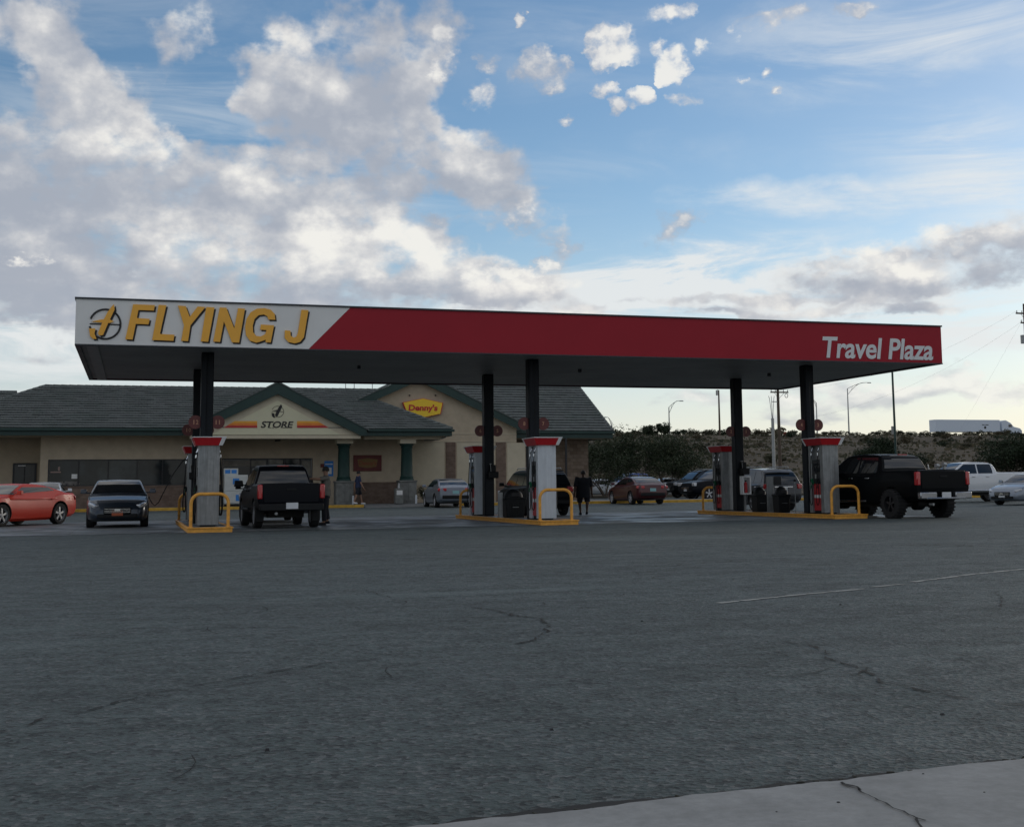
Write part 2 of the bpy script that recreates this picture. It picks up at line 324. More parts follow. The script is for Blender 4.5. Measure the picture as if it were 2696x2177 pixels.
def mesh_obj(name, me, mats, parent=None, smooth=None, bevel=0, seg=2, subd=0, loc=None, rotz=0):
    if not isinstance(mats, (list, tuple)): mats = [mats]
    for m in mats: me.materials.append(MC[m] if isinstance(m, str) else m)
    if smooth is not None:
        me.shade_smooth(); me.set_sharp_from_angle(angle=math.radians(smooth))
    o = bpy.data.objects.new(name, me); C.objects.link(o)
    if parent is not None: o.parent = parent
    if loc: o.location = loc
    if rotz: o.rotation_euler.z = rotz
    if bevel:
        b = o.modifiers.new('bevel', 'BEVEL'); b.width = bevel; b.segments = seg; b.limit_method = 'ANGLE'; b.angle_limit = math.radians(35)
        if smooth is None: me.shade_smooth(); me.set_sharp_from_angle(angle=math.radians(50))
    if subd:
        q = o.modifiers.new('sub', 'SUBSURF'); q.levels = subd; q.render_levels = subd
    return o
def thing(name, label, cat, loc=(0,0,0), rz=0, group=None):
    o = bpy.data.objects.new(name, None); C.objects.link(o); o.location = loc; o.rotation_euler = (0,0,rz)
    o.empty_display_size = .2; return tag(o, label, cat, group)
def tag(o, label, cat, group=None):
    o['label'] = label; o['category'] = cat; o['kind'] = 'thing'
    if group: o['group'] = group
    return o
def struct(o, kind='structure'): o['kind'] = kind; return o
def kids(o): return [c for c in bpy.data.objects if c.parent == o]
def copy_tree(o, parent=None):
    c = o.copy(); C.objects.link(c); c.parent = parent
    for ch in kids(o):
        if ch is not c: copy_tree(ch, c)
    return c
def dup(o, loc, rz, label, group=None):
    c = copy_tree(o); c.location = loc; c.rotation_euler = (0,0,rz); c['label'] = label
    if group: c['group'] = group
    return c
def text(s, name, mat, parent, x0, x1, z0, z1, y, depth=.02, shear=0.0, bold=0.0, space=1.0):
    """letters standing in the plane y, facing -y, fitted to the box x0..x1, z0..z1 (cap height)"""
    cu = bpy.data.curves.new('t', 'FONT'); cu.body = s; cu.size = 1; cu.shear = shear; cu.offset = bold; cu.extrude = .001; cu.space_character = space; cu.resolution_u = 4
    o = bpy.data.objects.new('t', cu); C.objects.link(o)
    me = bpy.data.meshes.new_from_object(o.evaluated_get(bpy.context.evaluated_depsgraph_get())); bpy.data.objects.remove(o); bpy.data.curves.remove(cu)
    xs = [v.co.x for v in me.vertices]; ys = [v.co.y for v in me.vertices]
    lo, hi = (0.0 if min(ys) < -.05 else min(ys)), max(ys)
    kx = (x1-x0)/(max(xs)-min(xs)); kz = (z1-z0)/(hi-lo); mx = min(xs)
    for v in me.vertices:
        v.co = (x0+(v.co.x-mx)*kx, y-(depth if v.co.z > 0 else 0), z0+(v.co.y-lo)*kz)
    me.update()
    return mesh_obj(name, me, mat, parent)

# ------------------------------------------------------------------ the ground
_gz0 = gz
def gz(x, y):
    if y < 14: return 0.0
    if y < 32: t = (y-14)/18; return .13*t*t*(3-2*t)*.9+.013*t
    return .13+min((y-32)/20, 1)*.12
def asphalt(name, base, dark):
    t = NT(name); p = t.pos
    big = t.ramp(t.noise(.22, 4, .6, p), .3, .7); mid = t.ramp(t.noise(1.6, 5, .65, p, (1,1.6,1)), .3, .75)
    drag = t.ramp(t.noise(.5, 5, .6, p, (.35, 2.4, 1), 1.5), .42, .70)
    v = t.n('ShaderNodeTexVoronoi'); t.l(p, v.inputs['Vector']); v.inputs['Scale'].default_value = 38
    st = t.n('ShaderNodeSeparateColor'); t.l(v.outputs['Color'], st.inputs[0])
    g = t.noise(70, 3, .7, p); g2 = t.noise(11, 5, .8, p)
    c = t.mix(big, base, tuple(x*1.16 for x in base)); c = t.mix(t.math('MULTIPLY', mid, .35), c, dark)
    c = t.mix(t.math('MULTIPLY', drag, .22), c, tuple(x*1.5 for x in base))
    c = t.mix(t.ramp(st.outputs[0], .68, .97, 0, .85), c, (.21,.22,.22))
    c = t.mix(t.ramp(st.outputs[1], .55, .95, 0, .85), c, (.014,.016,.018))
    c = t.mix(t.ramp(g2, .50, .64, 0, .80), c, dark)
    g3 = t.noise(7.5, 5, .8, p); c = t.mix(t.ramp(g3, .48, .62, 0, .40), c, tuple(x*1.45 for x in base)); g4 = t.noise(26, 2, .6, p, None, .5); c = t.mix(t.ramp(g4, .60, .70, 0, .60), c, (.17,.185,.18))
    g5 = t.noise(5, 12, .86, p, None, .3); c = t.mix(t.ramp(g5, .50, .60, 0, .70), c, (.020,.025,.026)); c = t.mix(t.ramp(g5, .44, .36, 0, .55), c, tuple(x*1.9 for x in base))
    spot = t.ramp(t.noise(.9, 2, .5, p, None, .4), .70, .78, 0, .6); c = t.mix(spot, c, (.020,.022,.024))
    c = t.mix(t.ramp(g, .35, .65, 0, .5), c, dark)
    patch = t.ramp(t.noise(.13, 3, .45, p, (1, 2.2, 1), 1.2), .50, .56, 0, .16); c = t.mix(patch, c, tuple(x*.55 for x in dark))
    wear = t.ramp(t.noise(.09, 5, .6, p, (.5, 3.2, 1), 2.0), .54, .68, 0, .24); c = t.mix(wear, c, tuple(x*1.9 for x in base))
    oil = t.ramp(t.noise(.55, 3, .6, p, (1, .8, 1), .3), .66, .74, 0, .55); c = t.mix(oil, c, (.018,.020,.022))
    t.set(col=c, rough=t.ramp(mid, 0, 1, .62, .85, False), spec=.35)
    h = t.math('ADD', t.math('ADD', g, g2), t.math('MULTIPLY', v.outputs['Distance'], 1.2)); t.bump(h, 1.0, .02)
    MC[name] = t.m; return t.m
asphalt('asphalt', (.092,.121,.120), (.049,.065,.066))
def concrete(name, base, stain, jx=4.5, jy=5.0, wet=0.0):
    t = NT(name); p = t.pos
    a = t.ramp(t.noise(.35, 5, .62, p, (1, .6, 1), .8), .35, .68); b = t.noise(26, 5, .7, p)
    c = t.mix(a, base, tuple(x*1.25 for x in base)); c = t.mix(t.ramp(t.noise(.7, 5, .6, p, None, 1.0), .50, .66, 0, .65), c, stain)
    c = t.mix(t.ramp(b, .35, .7, 0, .35), c, stain)
    sx = t.n('ShaderNodeSeparateXYZ'); t.l(p, sx.inputs[0])
    for ax, j in ((0, jx), (1, jy)):
        if j:
            m = t.math('ABSOLUTE', t.math('SUBTRACT', t.math('FRACT', t.math('DIVIDE', sx.outputs[ax], j)), .5))
            c = t.mix(t.ramp(m, .5-.022/j, .5-.008/j, 0, .8), c, (.02,.02,.02))
    r = t.ramp(t.noise(.5, 4, .6, p, None, .5), .42, .6, .80, .80-wet)
    t.set(col=c, rough=r, spec=.45); t.bump(b, .35, .006); MC[name] = t.m
concrete('apron_concrete', (.105,.118,.122), (.045,.05,.055), 4.78, 3.8, .42)
concrete('walk_concrete', (.26,.265,.262), (.165,.17,.165), 0, 0)
_wm = MC['walk_concrete']; _t = _wm.node_tree; _b = [n for n in _t.nodes if n.type == 'BSDF_PRINCIPLED'][0]
_src = _b.inputs['Base Color'].links[0].from_socket; _n = _t.nodes.new('ShaderNodeTexNoise'); _g = _t.nodes.new('ShaderNodeNewGeometry'); _t.links.new(_g.outputs['Position'], _n.inputs['Vector'])
_n.inputs['Scale'].default_value = 2.6; _n.inputs['Detail'].default_value = 10; _n.inputs['Roughness'].default_value = .78; _r2 = _t.nodes.new('ShaderNodeMapRange'); _t.links.new(_n.outputs[0], _r2.inputs[0]); _r2.inputs[1].default_value = .42; _r2.inputs[2].default_value = .66; _r2.inputs[4].default_value = .6
_mx = _t.nodes.new('ShaderNodeMix'); _mx.data_type = 'RGBA'; _t.links.new(_r2.outputs[0], _mx.inputs[0]); _t.links.new(_src, _mx.inputs[6]); _mx.inputs[7].default_value = (.13,.135,.13,1); _t.links.new(_mx.outputs[2], _b.inputs['Base Color'])
concrete('store_walk', (.15,.155,.155), (.07,.075,.075), 1.8, 1.8)

def dirt():
    t = NT('desert_dirt'); p = t.pos
    c = t.mix(t.ramp(t.noise(.05, 6, .65, p), .35, .68), (.088,.074,.058), (.130,.108,.083)); c = t.mix(t.ramp(t.noise(.5, 5, .7, p), .45, .7, 0, .6), c, (.085,.075,.050))
    c = t.mix(t.ramp(t.noise(1.1, 6, .75, p, (1,.6,1)), .46, .62, 0, .62), c, (.045,.044,.030))
    t.set(col=c, rough=.95, spec=.1); t.bump(t.noise(1.5, 6, .7, p), .8, .25); MC['desert_dirt'] = t.m
dirt()
def grid_mesh(xs, ys, zf):
    m = MB(); R_ = [[m.bm.verts.new((x, y, zf(x, y))) for x in xs] for y in ys]
    for j in range(len(ys)-1):
        for i in range(len(xs)-1): m.bm.faces.new((R_[j][i], R_[j][i+1], R_[j+1][i+1], R_[j+1][i]))
    return m
YLOT = 74.0
lot_y = [-90, -40, -20, 0, 10, 14]+[14+1.5*k for k in range(1, 12)]+[32, 33, 35, 38, 42, 47, 52, YLOT]
struct(grid_mesh([-90,-60,-30,0,30,60,90,130,170], lot_y, gz).build('ground', 'asphalt', smooth=60))
HT = 12.1
def hill(x, y):
    if y < 82: return -.12 if y < 76 else -.12+(y-76)*.06
    t = (y-80)/140.0
    if t < 1: z = .12+HT*(t**.92)
    else: z = .12+HT+.1*math.sin(x*.03)
    z += (noise.noise(Vector((x*.035, y*.035, 3)))*.9+noise.noise(Vector((x*.12, y*.12, 7)))*.35)*min(1, max(0, (y-84)/25))*(1 if t < .93 else .25)
    if y > 320: z -= min((y-320)*.02, 14)
    return z
xs = [-1500,-700,-300]+[-150+5*k for k in range(0, 111)]+[500,700,1100,2000]
ys = [-900,-300,-95,0,60,75,76,79,82]+[84+3.5*k for k in range(0, 44)]+[245,260,320,420,700,1400,2600]
struct(grid_mesh(xs, ys, hill).build('terrain', 'desert_dirt', smooth=60))
# highway on top of the bank
struct(MB().b2(-600, 226, HT+.02, 900, 240, HT+.30).build('highway_road', 'asphalt'))
# concrete apron under the canopy
AX1 = 25.75
m = MB(); yy = [-.62, 4, 9, 14.4]
R_ = [[m.bm.verts.new((x, y+(0 if j else .02*math.sin(x)), gz(x, y)+.006)) for x in (-60,-30,-10,0,10,20,AX1)] for j, y in enumerate(yy)]
for j in range(3):
    for i in range(6): m.bm.faces.new((R_[j][i], R_[j][i+1], R_[j+1][i+1], R_[j+1][i]))
struct(m.build('concrete_apron', 'apron_concrete'))
# tar seams round the apron
def ribbon(m, pts, w, z=.010, jag=.35, seed=1, wfun=None, step=.12):
    rnd = random.Random(seed); P_ = []
    for a, b in zip(pts, pts[1:]):
        n_ = max(1, int((Vector(b)-Vector(a)).length/step))
        for k in range(n_): P_.append(Vector(a).lerp(Vector(b), k/n_))
    P_.append(Vector(pts[-1])); prev = None
    off = 0
    for i, p in enumerate(P_):
        d = (P_[min(i+1, len(P_)-1)]-P_[max(i-1, 0)]); d.z = 0; d.normalize(); nn = Vector((-d.y, d.x, 0))
        off = off*.75+rnd.uniform(-1, 1)*w*jag
        ww = w*rnd.uniform(.45, 1.25)*(wfun(i/len(P_)) if wfun else 1)
        c = p+nn*off; cur = (c+nn*ww/2, c-nn*ww/2)
        if prev and ww > w*.15: 
            q = [prev[0], prev[1], cur[1], cur[0]]; m.face([(v.x, v.y, gz(v.x, v.y)+z) for v in q])
        prev = cur
M('crack_dark', (.008,.009,.010), .95, 0, .3); M('tar', (.022,.024,.027), .55, 0, .3); M('old_paint', (.30,.31,.29), .8, 0, .4, 5); M('edge_dirt', (.030,.030,.022), .95, 0, .5, 20)
m = MB()
ribbon(m, [(-30,-.64,0),(AX1,-.62,0),(AX1+.02,14.4,0)], .09, .014, .3, 3, step=.5)
ribbon(m, [(-30,14.42,0),(AX1,14.42,0)], .11, .014, .3, 4, step=.5)
struct(m.build('tar_seam', 'tar'))
S7 = lambda x, y: G(x*.6512, 1300+y*.6512); S8 = lambda x, y: G(1296+x*.6512, 1300+y*.6512)
CR = [([S7(*p) for p in ((-60,985),(0,965),(180,910),(330,880),(560,825),(850,765),(1000,735),(1350,680),(1520,672))], .016),
 ([S7(*p) for p in ((165,573),(430,572),(650,560),(900,540),(1250,540),(1550,535))], .016),
 ([S7(*p) for p in ((330,455),(700,460),(1050,463),(1300,460))], .013),
 ([S7(*p) for p in ((1480,390),(1580,420),(1700,425),(2150,403))]+[S8(*p) for p in ((320,400),(700,382),(1000,378),(1400,372))], .016),
 ([S7(*p) for p in ((1860,460),(1980,470),(2100,497))]+[S8(*p) for p in ((90,492),(175,505),(215,530),(220,550))], .030),
 ([S8(*p) for p in ((220,550),(250,560),(450,563),(680,572),(900,580))], .022), ([S8(*p) for p in ((220,552),(160,590),(100,608))], .02),
 ([S8(*p) for p in ((1180,598),(1280,612),(1380,650),(1350,665),(1440,690),(1520,715),(1560,760),(1700,785),(1850,820),(2050,848),(2200,866))], .020),
 ([S8(*p) for p in ((1440,690),(1530,705),(1500,740),(1440,735))], .02),
 ([S8(*p) for p in ((1190,515),(1500,495),(1700,483),(1900,480),(2040,470),(2060,430),(2040,395))], .014),
 ([S8(*p) for p in ((500,295),(700,293),(1000,270),(1430,266))], .03),
 ([S7(*p) for p in ((640,1140),(700,1128),(780,1112),(900,1085),(1050,1045),(1240,1020))], .010),
 ([S7(*p) for p in ((1560,950),(1750,912),(1950,885))], .009), ([S8(*p) for p in ((1640,207),(1850,208),(2020,214))], .07), ([S8(*p) for p in ((2060,208),(2250,212))], .09),
 ([S8(*p) for p in ((1820,236),(1960,230))], .03), ([S7(*p) for p in ((1070,310),(1084,310))], .05), ([S8(*p) for p in ((330,485),(650,478))], .01)]
m = MB()
for i, (p, w) in enumerate(CR): ribbon(m, p, w*1.15, .006, .9, 11+i, lambda t: 0 if math.sin(t*61+i) < -.82 else .3+.8*abs(math.sin(t*9+2*math.sin(t*23))), .045)
rnd = random.Random(77)
for k in range(260):                     # short hairline breaks all over the yard
    D = 5+30*rnd.random()**1.3; a = math.radians(rnd.uniform(-6, 38)); x, y = EYE.x+D*math.sin(a), EYE.y+D*math.cos(a)
    if y > -1 or y < -30.5: continue
    L_ = rnd.uniform(.05, .7)*(.5+D/20); b = rnd.gauss(0, .5); pts = [(x, y, 0)]
    for _ in range(3): b += rnd.gauss(0, .35); pts.append((pts[-1][0]+math.cos(b)*L_/3, pts[-1][1]+math.sin(b)*L_/3, 0))
    ribbon(m, pts, rnd.uniform(.004, .009)*(.6+D/14), .006, .5, 500+k, None, .05)
struct(m.build('pavement_crack', 'crack_dark'))
# worn white line
m = MB()
for a, b in (((915,443),(1000,434)),((1010,433),(1190,414)),((1195,413),(1500,385)),((1545,377),(1655,366)),((1700,357),(1900,331)),((1905,330),(2160,303)),((2170,302),(2500,262))):
    ribbon(m, [S8(*a), S8(*b)], .075, .005, .10, 5, None, .05)
struct(m.build('painted_line', 'old_paint'))
# the concrete gutter strip in the near right corner
ga, gb = G(1296, 2163), G(2696, 2003); gd = (gb-ga); gd.z = 0; gd.normalize(); gn = Vector((gd.y, -gd.x, 0))
M('spall', (.055,.056,.055), .95, 0, .3)
rnd = random.Random(5); m = MB(); prev = None
for k in range(-160, 400):
    p = ga+gd*(k*.06)+gn*(rnd.uniform(-.012,.012)+.012*math.sin(k*.37)); q = p+gn*6
    cur = ((p.x, p.y, .012), (q.x, q.y, .012))
    if prev: m.face([prev[0], prev[1], cur[1], cur[0]])
    prev = cur
struct(m.build('sidewalk', 'walk_concrete'))
m = MB()
for k in range(-160, 400, 1):
    p = ga+gd*(k*.06+rnd.uniform(-.03,.03))-gn*(.004+abs(rnd.gauss(0, .012)))
    s_ = rnd.uniform(.005,.019); a = rnd.uniform(0, PI)
    m.box((p.x, p.y, .004+s_*.2), (s_*2.4, s_, s_*.55), Matrix.Rotation(a, 3, 'Z'), taper=.5)
struct(m.build('edge_grit', 'edge_dirt'), 'stuff')
m = MB(); ribbon(m, [(ga-gd*9).to_tuple(), (ga+gd*23).to_tuple()], .075, .007, .25, 9, None, .05); struct(m.build('edge_gap', 'crack_dark'))
m = MB()
S8b = lambda x, y: G(1296+x*.6512, 1300+y*.6512, .012)
for i, (pl, w) in enumerate((([(1410,1170),(1440,1185),(1480,1195),(1550,1240),(1640,1280),(1720,1312),(1760,1322)], .012), ([(1720,1312),(1728,1350),(1722,1400),(1760,1460)], .014), ([(1408,1168),(1445,1182),(1488,1200)], .03))):
    ribbon(m, [S8b(*p) for p in pl], w*.6, .0165, .8, 40+i, None, .02)
struct(m.build('concrete_crack', 'crack_dark'))
m = MB()
for p in ((1400,1262,.007),(1743,1145,.005),(1820,900,.010),(240,962,.009),(605,519,.009),(1150,1300,.004),(1990,1220,.004),(1408,452,.010)):
    g = S8(p[0], p[1]); m.box((g.x, g.y, .012), (p[2]*2, p[2]*1.5, p[2]), taper=.5)
g = G(1080*.6512*1.0+0, 1300+1045*.6512); m.box((g.x, g.y, .012), (.02,.015,.012), taper=.6)
struct(m.build('pebbles', 'black_ink'), 'stuff')

# kerbs and the walk before the store
def kerb(name, x0, x1, y, lab, mat='kerb_yellow', h=.15):
    z = gz(0, y); m = MB(); m.b2(x0, y, z-.1, x1, y+.17, z+h); return struct(m.build(name, mat, bevel=.02))
kerb('kerb', -40, 13.05, 32, ''); kerb('kerb', 18.2, 27.0, 32, ''); kerb('kerb', 24.0+3.2, 62, 32, '')
zk = gz(0, 32)
struct(MB().b2(-40, 32.174, zk-.1, 13.05, 44, zk+.147).build('store_walk', 'store_walk'))
struct(MB().b2(18.2, 32.174, zk-.1, 29.5, 44, zk+.146).build('restaurant_walk', 'store_walk'))
m = MB(); m.prism([(13.05,31.2,gz(0,31.2)+.004),(18.2,31.2,gz(0,31.2)+.004),(18.2,33.4,zk+.146),(18.2,40,zk+.146),(13.05,40,zk+.146),(13.05,33.4,zk+.146)][:0] or [(13.05,31.2,.125),(13.05,33.2,zk+.146),(13.05,40,zk+.146),(13.05,40,0),(13.05,31.2,0)], (5.15,0,0))
struct(m.build('ramp', 'store_walk'))
struct(MB().b2(29.5, 32.174, zk-.1, 62, 35.6, zk+.146).build('island_walk', 'store_walk'))
struct(MB().b2(28, 52, 0, 52, 60, .40).build('planting_bed', 'desert_dirt'))

# ------------------------------------------------------------------ fuel canopy
CL, CD, CH, CF = 26.479, 10.957, 4.924, 1.190
can = thing('fuel_canopy', 'long flat fuel canopy with white and red fascia on six dark columns', 'canopy', (0,0,0))
xt = V(921.7, 813.8, 0).x; xb = V(812.6, 918, 0).x
m = MB(); m.prism([(0,0,CH),(xb,0,CH),(xt,0,CH+CF),(0,0,CH+CF)], (0,.12,0)); m.b2(0, .12, CH, .12, CD, CH+CF)
m.build('white_fascia', 'fascia_white', can)
m = MB(); m.prism([(xb+.004,0,CH),(CL,0,CH),(CL,0,CH+CF),(xt+.004,0,CH+CF)], (0,.12,0)); m.b2(CL-.12, .12, CH, CL, CD, CH+CF); m.b2(.12, CD-.12, CH, CL-.12, CD, CH+CF)
m.build('red_fascia', 'fascia_red', can)
m = MB(); m.b2(-.03,-.035,CH+CF,CL+.03,.13,CH+CF+.045); m.b2(-.03,.13,CH+CF,.13,CD,CH+CF+.045); m.b2(CL-.13,.13,CH+CF,CL+.03,CD,CH+CF+.045); m.b2(-.03,CD,CH+CF,CL+.03,CD+.13,CH+CF+.045)
m.b2(0,-.03,CH-.035,CL,.13,CH-.001); m.b2(CL-.14,.13,CH-.035,CL+.004,CD,CH-.001); m.b2(0,.13,CH-.035,.13,CD,CH-.001); m.b2(.13,CD-.13,CH-.035,CL-.14,CD,CH-.001)
m.build('edge_trim', 'trim_dark', can)
def soffit():
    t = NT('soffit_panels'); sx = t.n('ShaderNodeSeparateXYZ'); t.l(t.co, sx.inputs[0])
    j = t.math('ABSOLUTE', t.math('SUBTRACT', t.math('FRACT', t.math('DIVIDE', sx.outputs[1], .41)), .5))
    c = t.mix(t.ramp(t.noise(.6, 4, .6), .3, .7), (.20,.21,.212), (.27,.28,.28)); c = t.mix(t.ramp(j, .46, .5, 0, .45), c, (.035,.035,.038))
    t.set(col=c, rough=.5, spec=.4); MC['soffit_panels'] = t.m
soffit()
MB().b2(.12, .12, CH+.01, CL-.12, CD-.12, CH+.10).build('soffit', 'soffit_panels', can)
MB().b2(.12, .12, CH+CF-.22, CL-.12, CD-.12, CH+CF-.12).build('roof_deck', 'trim_dark', can)
gx = G(241, 909, CH).x
MB().b2(gx-.13, .14, CH-.03, gx+.16, CD-.14, CH+.009).build('gutter_strip', 'galvanised', can)
for x, y in ((8.2, 4.6), (15.5, 4.4), (22.6, 4.6)):
    MB().b2(x-.05, y-.05, CH-.09, x+.05, y+.05, CH+.009).build('soffit_fitting', 'trim_dark', can, bevel=.01)
IX, IW, IY0, IL, IK = (2.899, 12.465, 21.873), 1.133, -.746, 10.05, .13
YF, YB = 1.683, 6.863
for ix in IX:
    for y in (YF, YB):
        xc = ix+IW/2-.02
        c = MB().b2(xc-.17, y-.17, IK, xc+.17, y+.17, CH+.01).build('column', 'column_paint', can, bevel=.03)
        if y == YF: MB().b2(xc-.165, y-.235, 2.5, xc-.02, y-.171, CH+.01).build('downpipe', 'column_paint', c, bevel=.015)
# fascia lettering, traced as outlines lying in the plane of the fascia
def outline(pts, f, y, ext, dx=0, dz=0): return [(f(*p).x+dx, y, f(*p).z+dz) for p in pts], (0, ext, 0)
Z8 = lambda x, y: V(180+x*.36279, 780+y*.36279, 0)
LET = dict(F=[(470,60),(628,66),(620,106),(508,102),(497,160),(590,166),(582,206),(489,202),(466,316),(413,313)],
 L=[(655,64),(711,67),(664,275),(770,281),(762,325),(607,319)],
 Y=[(795,70),(851,73),(880,152),(938,76),(994,80),(886,212),(868,328),(818,325),(838,212)],
 I=[(1000,80),(1060,83),(1014,332),(960,329)],
 N=[(1098,83),(1146,85),(1203,236),(1230,89),(1281,92),(1238,338),(1186,336),(1128,184),(1100,333),(1050,330)],
 G=[(1501,172),(1496,130),(1468,100),(1422,88),(1368,92),(1322,118),(1292,165),(1281,225),(1288,285),(1316,324),(1362,339),(1400,328),(1432,316),(1430,336),(1467,337),(1492,212),(1396,207),(1390,244),(1437,247),(1428,276),(1395,293),(1362,290),(1340,262),(1337,215),(1350,167),(1380,139),(1418,134),(1443,148),(1450,171)],
 J=[(1690,100),(1741,103),(1708,300),(1680,333),(1640,344),(1595,334),(1568,305),(1570,249),(1610,251),(1612,288),(1634,302),(1654,293),(1665,262)])
EMB = [[(318,72),(331,60),(336,98),(292,190),(252,282),(226,287),(214,272),(246,190),(288,112)], [(168,186),(242,170),(300,170),(332,184),(300,196),(240,193)], [(150,235),(196,235),(190,272),(205,312),(178,311),(157,288)]]
for ch, pts in LET.items():
    p, e = outline(pts, Z8, -.012, .011, .042, -.040)
    q, e2 = outline(pts, Z8, -.05, .03)
    g = MB().prism(q, e2).build('letter', 'gold', can)
    MB().prism(p, e).build('letter_shadow', 'black_letter', g)
def emblem(f, y, parent, gold, black, rk=1.0, thick=.05, names=('emblem','emblem_outline')):
    m = MB(); k = (f(375,200)-f(150,200)).length/225
    for i_, pl in enumerate(EMB): m.prism(*outline(pl, f, y-thick-.0025*(i_ == 0), thick*.6))
    g = m.build(names[0], gold, parent)
    m = MB()
    ring = []
    for i in range(40):
        a = math.radians(158+i/39*330*-1) if True else 0
        c = f(263+112*math.cos(a), 200-107*math.sin(a)); ring.append(Vector((c.x+k*4, y-thick*.35, c.z-k*3)))
    m.tube(ring, 7.5*k*rk, 6)
    m.prism(*outline([(155,196),(372,203),(372,212),(155,205)], f, y-thick*.3, thick*.25))
    for i_, pl in enumerate(EMB[::2]): m.prism(*outline(pl, f, y-thick*(.33+.02*i_), thick*.25, 14*k, -12*k))
    m.build(names[1], black, g); return g
emblem(Z8, 0, can, 'gold', 'black_letter')
a, b, c_, d_ = V(2164.5, 886, 0), V(2457, 949, 0), V(2172, 942.5, 0), V(2449, 905, 0)
text('Travel Plaza', 'lettering', 'letter_white', can, a.x, b.x, c_.z, a.z, -.004, .010, .16, .021, .98)

# ------------------------------------------------------------------ pump islands
def hoop():
    t = thing('guard_hoop', '', 'guard hoop')
    pts = [(-.475,0,0),(-.475,0,.62)]
    for k in range(1, 7): a = k/6*PI/2; pts.append((-.475+.24*(1-math.cos(a)), 0, .62+.24*math.sin(a)))
    pts += [(.235-.24+.24, 0, .86)]
    for k in range(1, 7): a = k/6*PI/2; pts.append((.235+.24*math.sin(a), 0, .62+.24*math.cos(a)))
    pts.append((.475,0,0))
    MB().tube(pts, .044, 12).build('hoop_pipe', 'yellow_paint', t, smooth=50)
    for x in (-.475,.475): MB().cyl((x,0,0),(x,0,.012),.075,seg=14).build('base_plate', 'yellow_paint', t)
    return t
ORD = ('left', 'middle', 'right')
near = ('by the compact pickup', 'near the person in black', 'by the lifted pickup')
h0 = None
for i, ix in enumerate(IX):
    t = thing('pump_island', '%s of three raised yellow edged pump islands, %s' % (ORD[i], near[i]), 'pump island', (ix, IY0, 0), group='pump islands under the canopy')
    m = MB(); m.b2(0,0,-.05,.07,IL,IK); m.b2(IW-.07,0,-.05,IW,IL,IK); m.b2(.07,0,-.05,IW-.07,.07,IK); m.b2(.07,IL-.07,-.05,IW-.07,IL,IK)
    m.b2(-.02,-.02,IK-.035,IW+.02,-.001,IK+.006); m.b2(-.02,-.001,IK-.035,-.001,IL,IK+.006); m.b2(IW+.001,-.001,IK-.035,IW+.02,IL,IK+.006)
    m.build('yellow_edge', 'yellow_paint', t, bevel=.008)
    MB().b2(.07,.07,-.05,IW-.07,IL-.07,IK-.006).build('island_top', 'apron_concrete', t)
    for y, w in ((.33, 'near'), (IL-.33, 'far')):
        lab = 'yellow steel guard hoop on the %s end of the %s pump island' % (w, ORD[i])
        if h0 is None: h0 = hoop(); h0.location = (ix+IW/2, IY0+y, IK); h0['label'] = lab; h0['group'] = 'guard hoops on the island ends'
        else: dup(h0, (ix+IW/2, IY0+y, IK), 0, lab, 'guard hoops on the island ends')

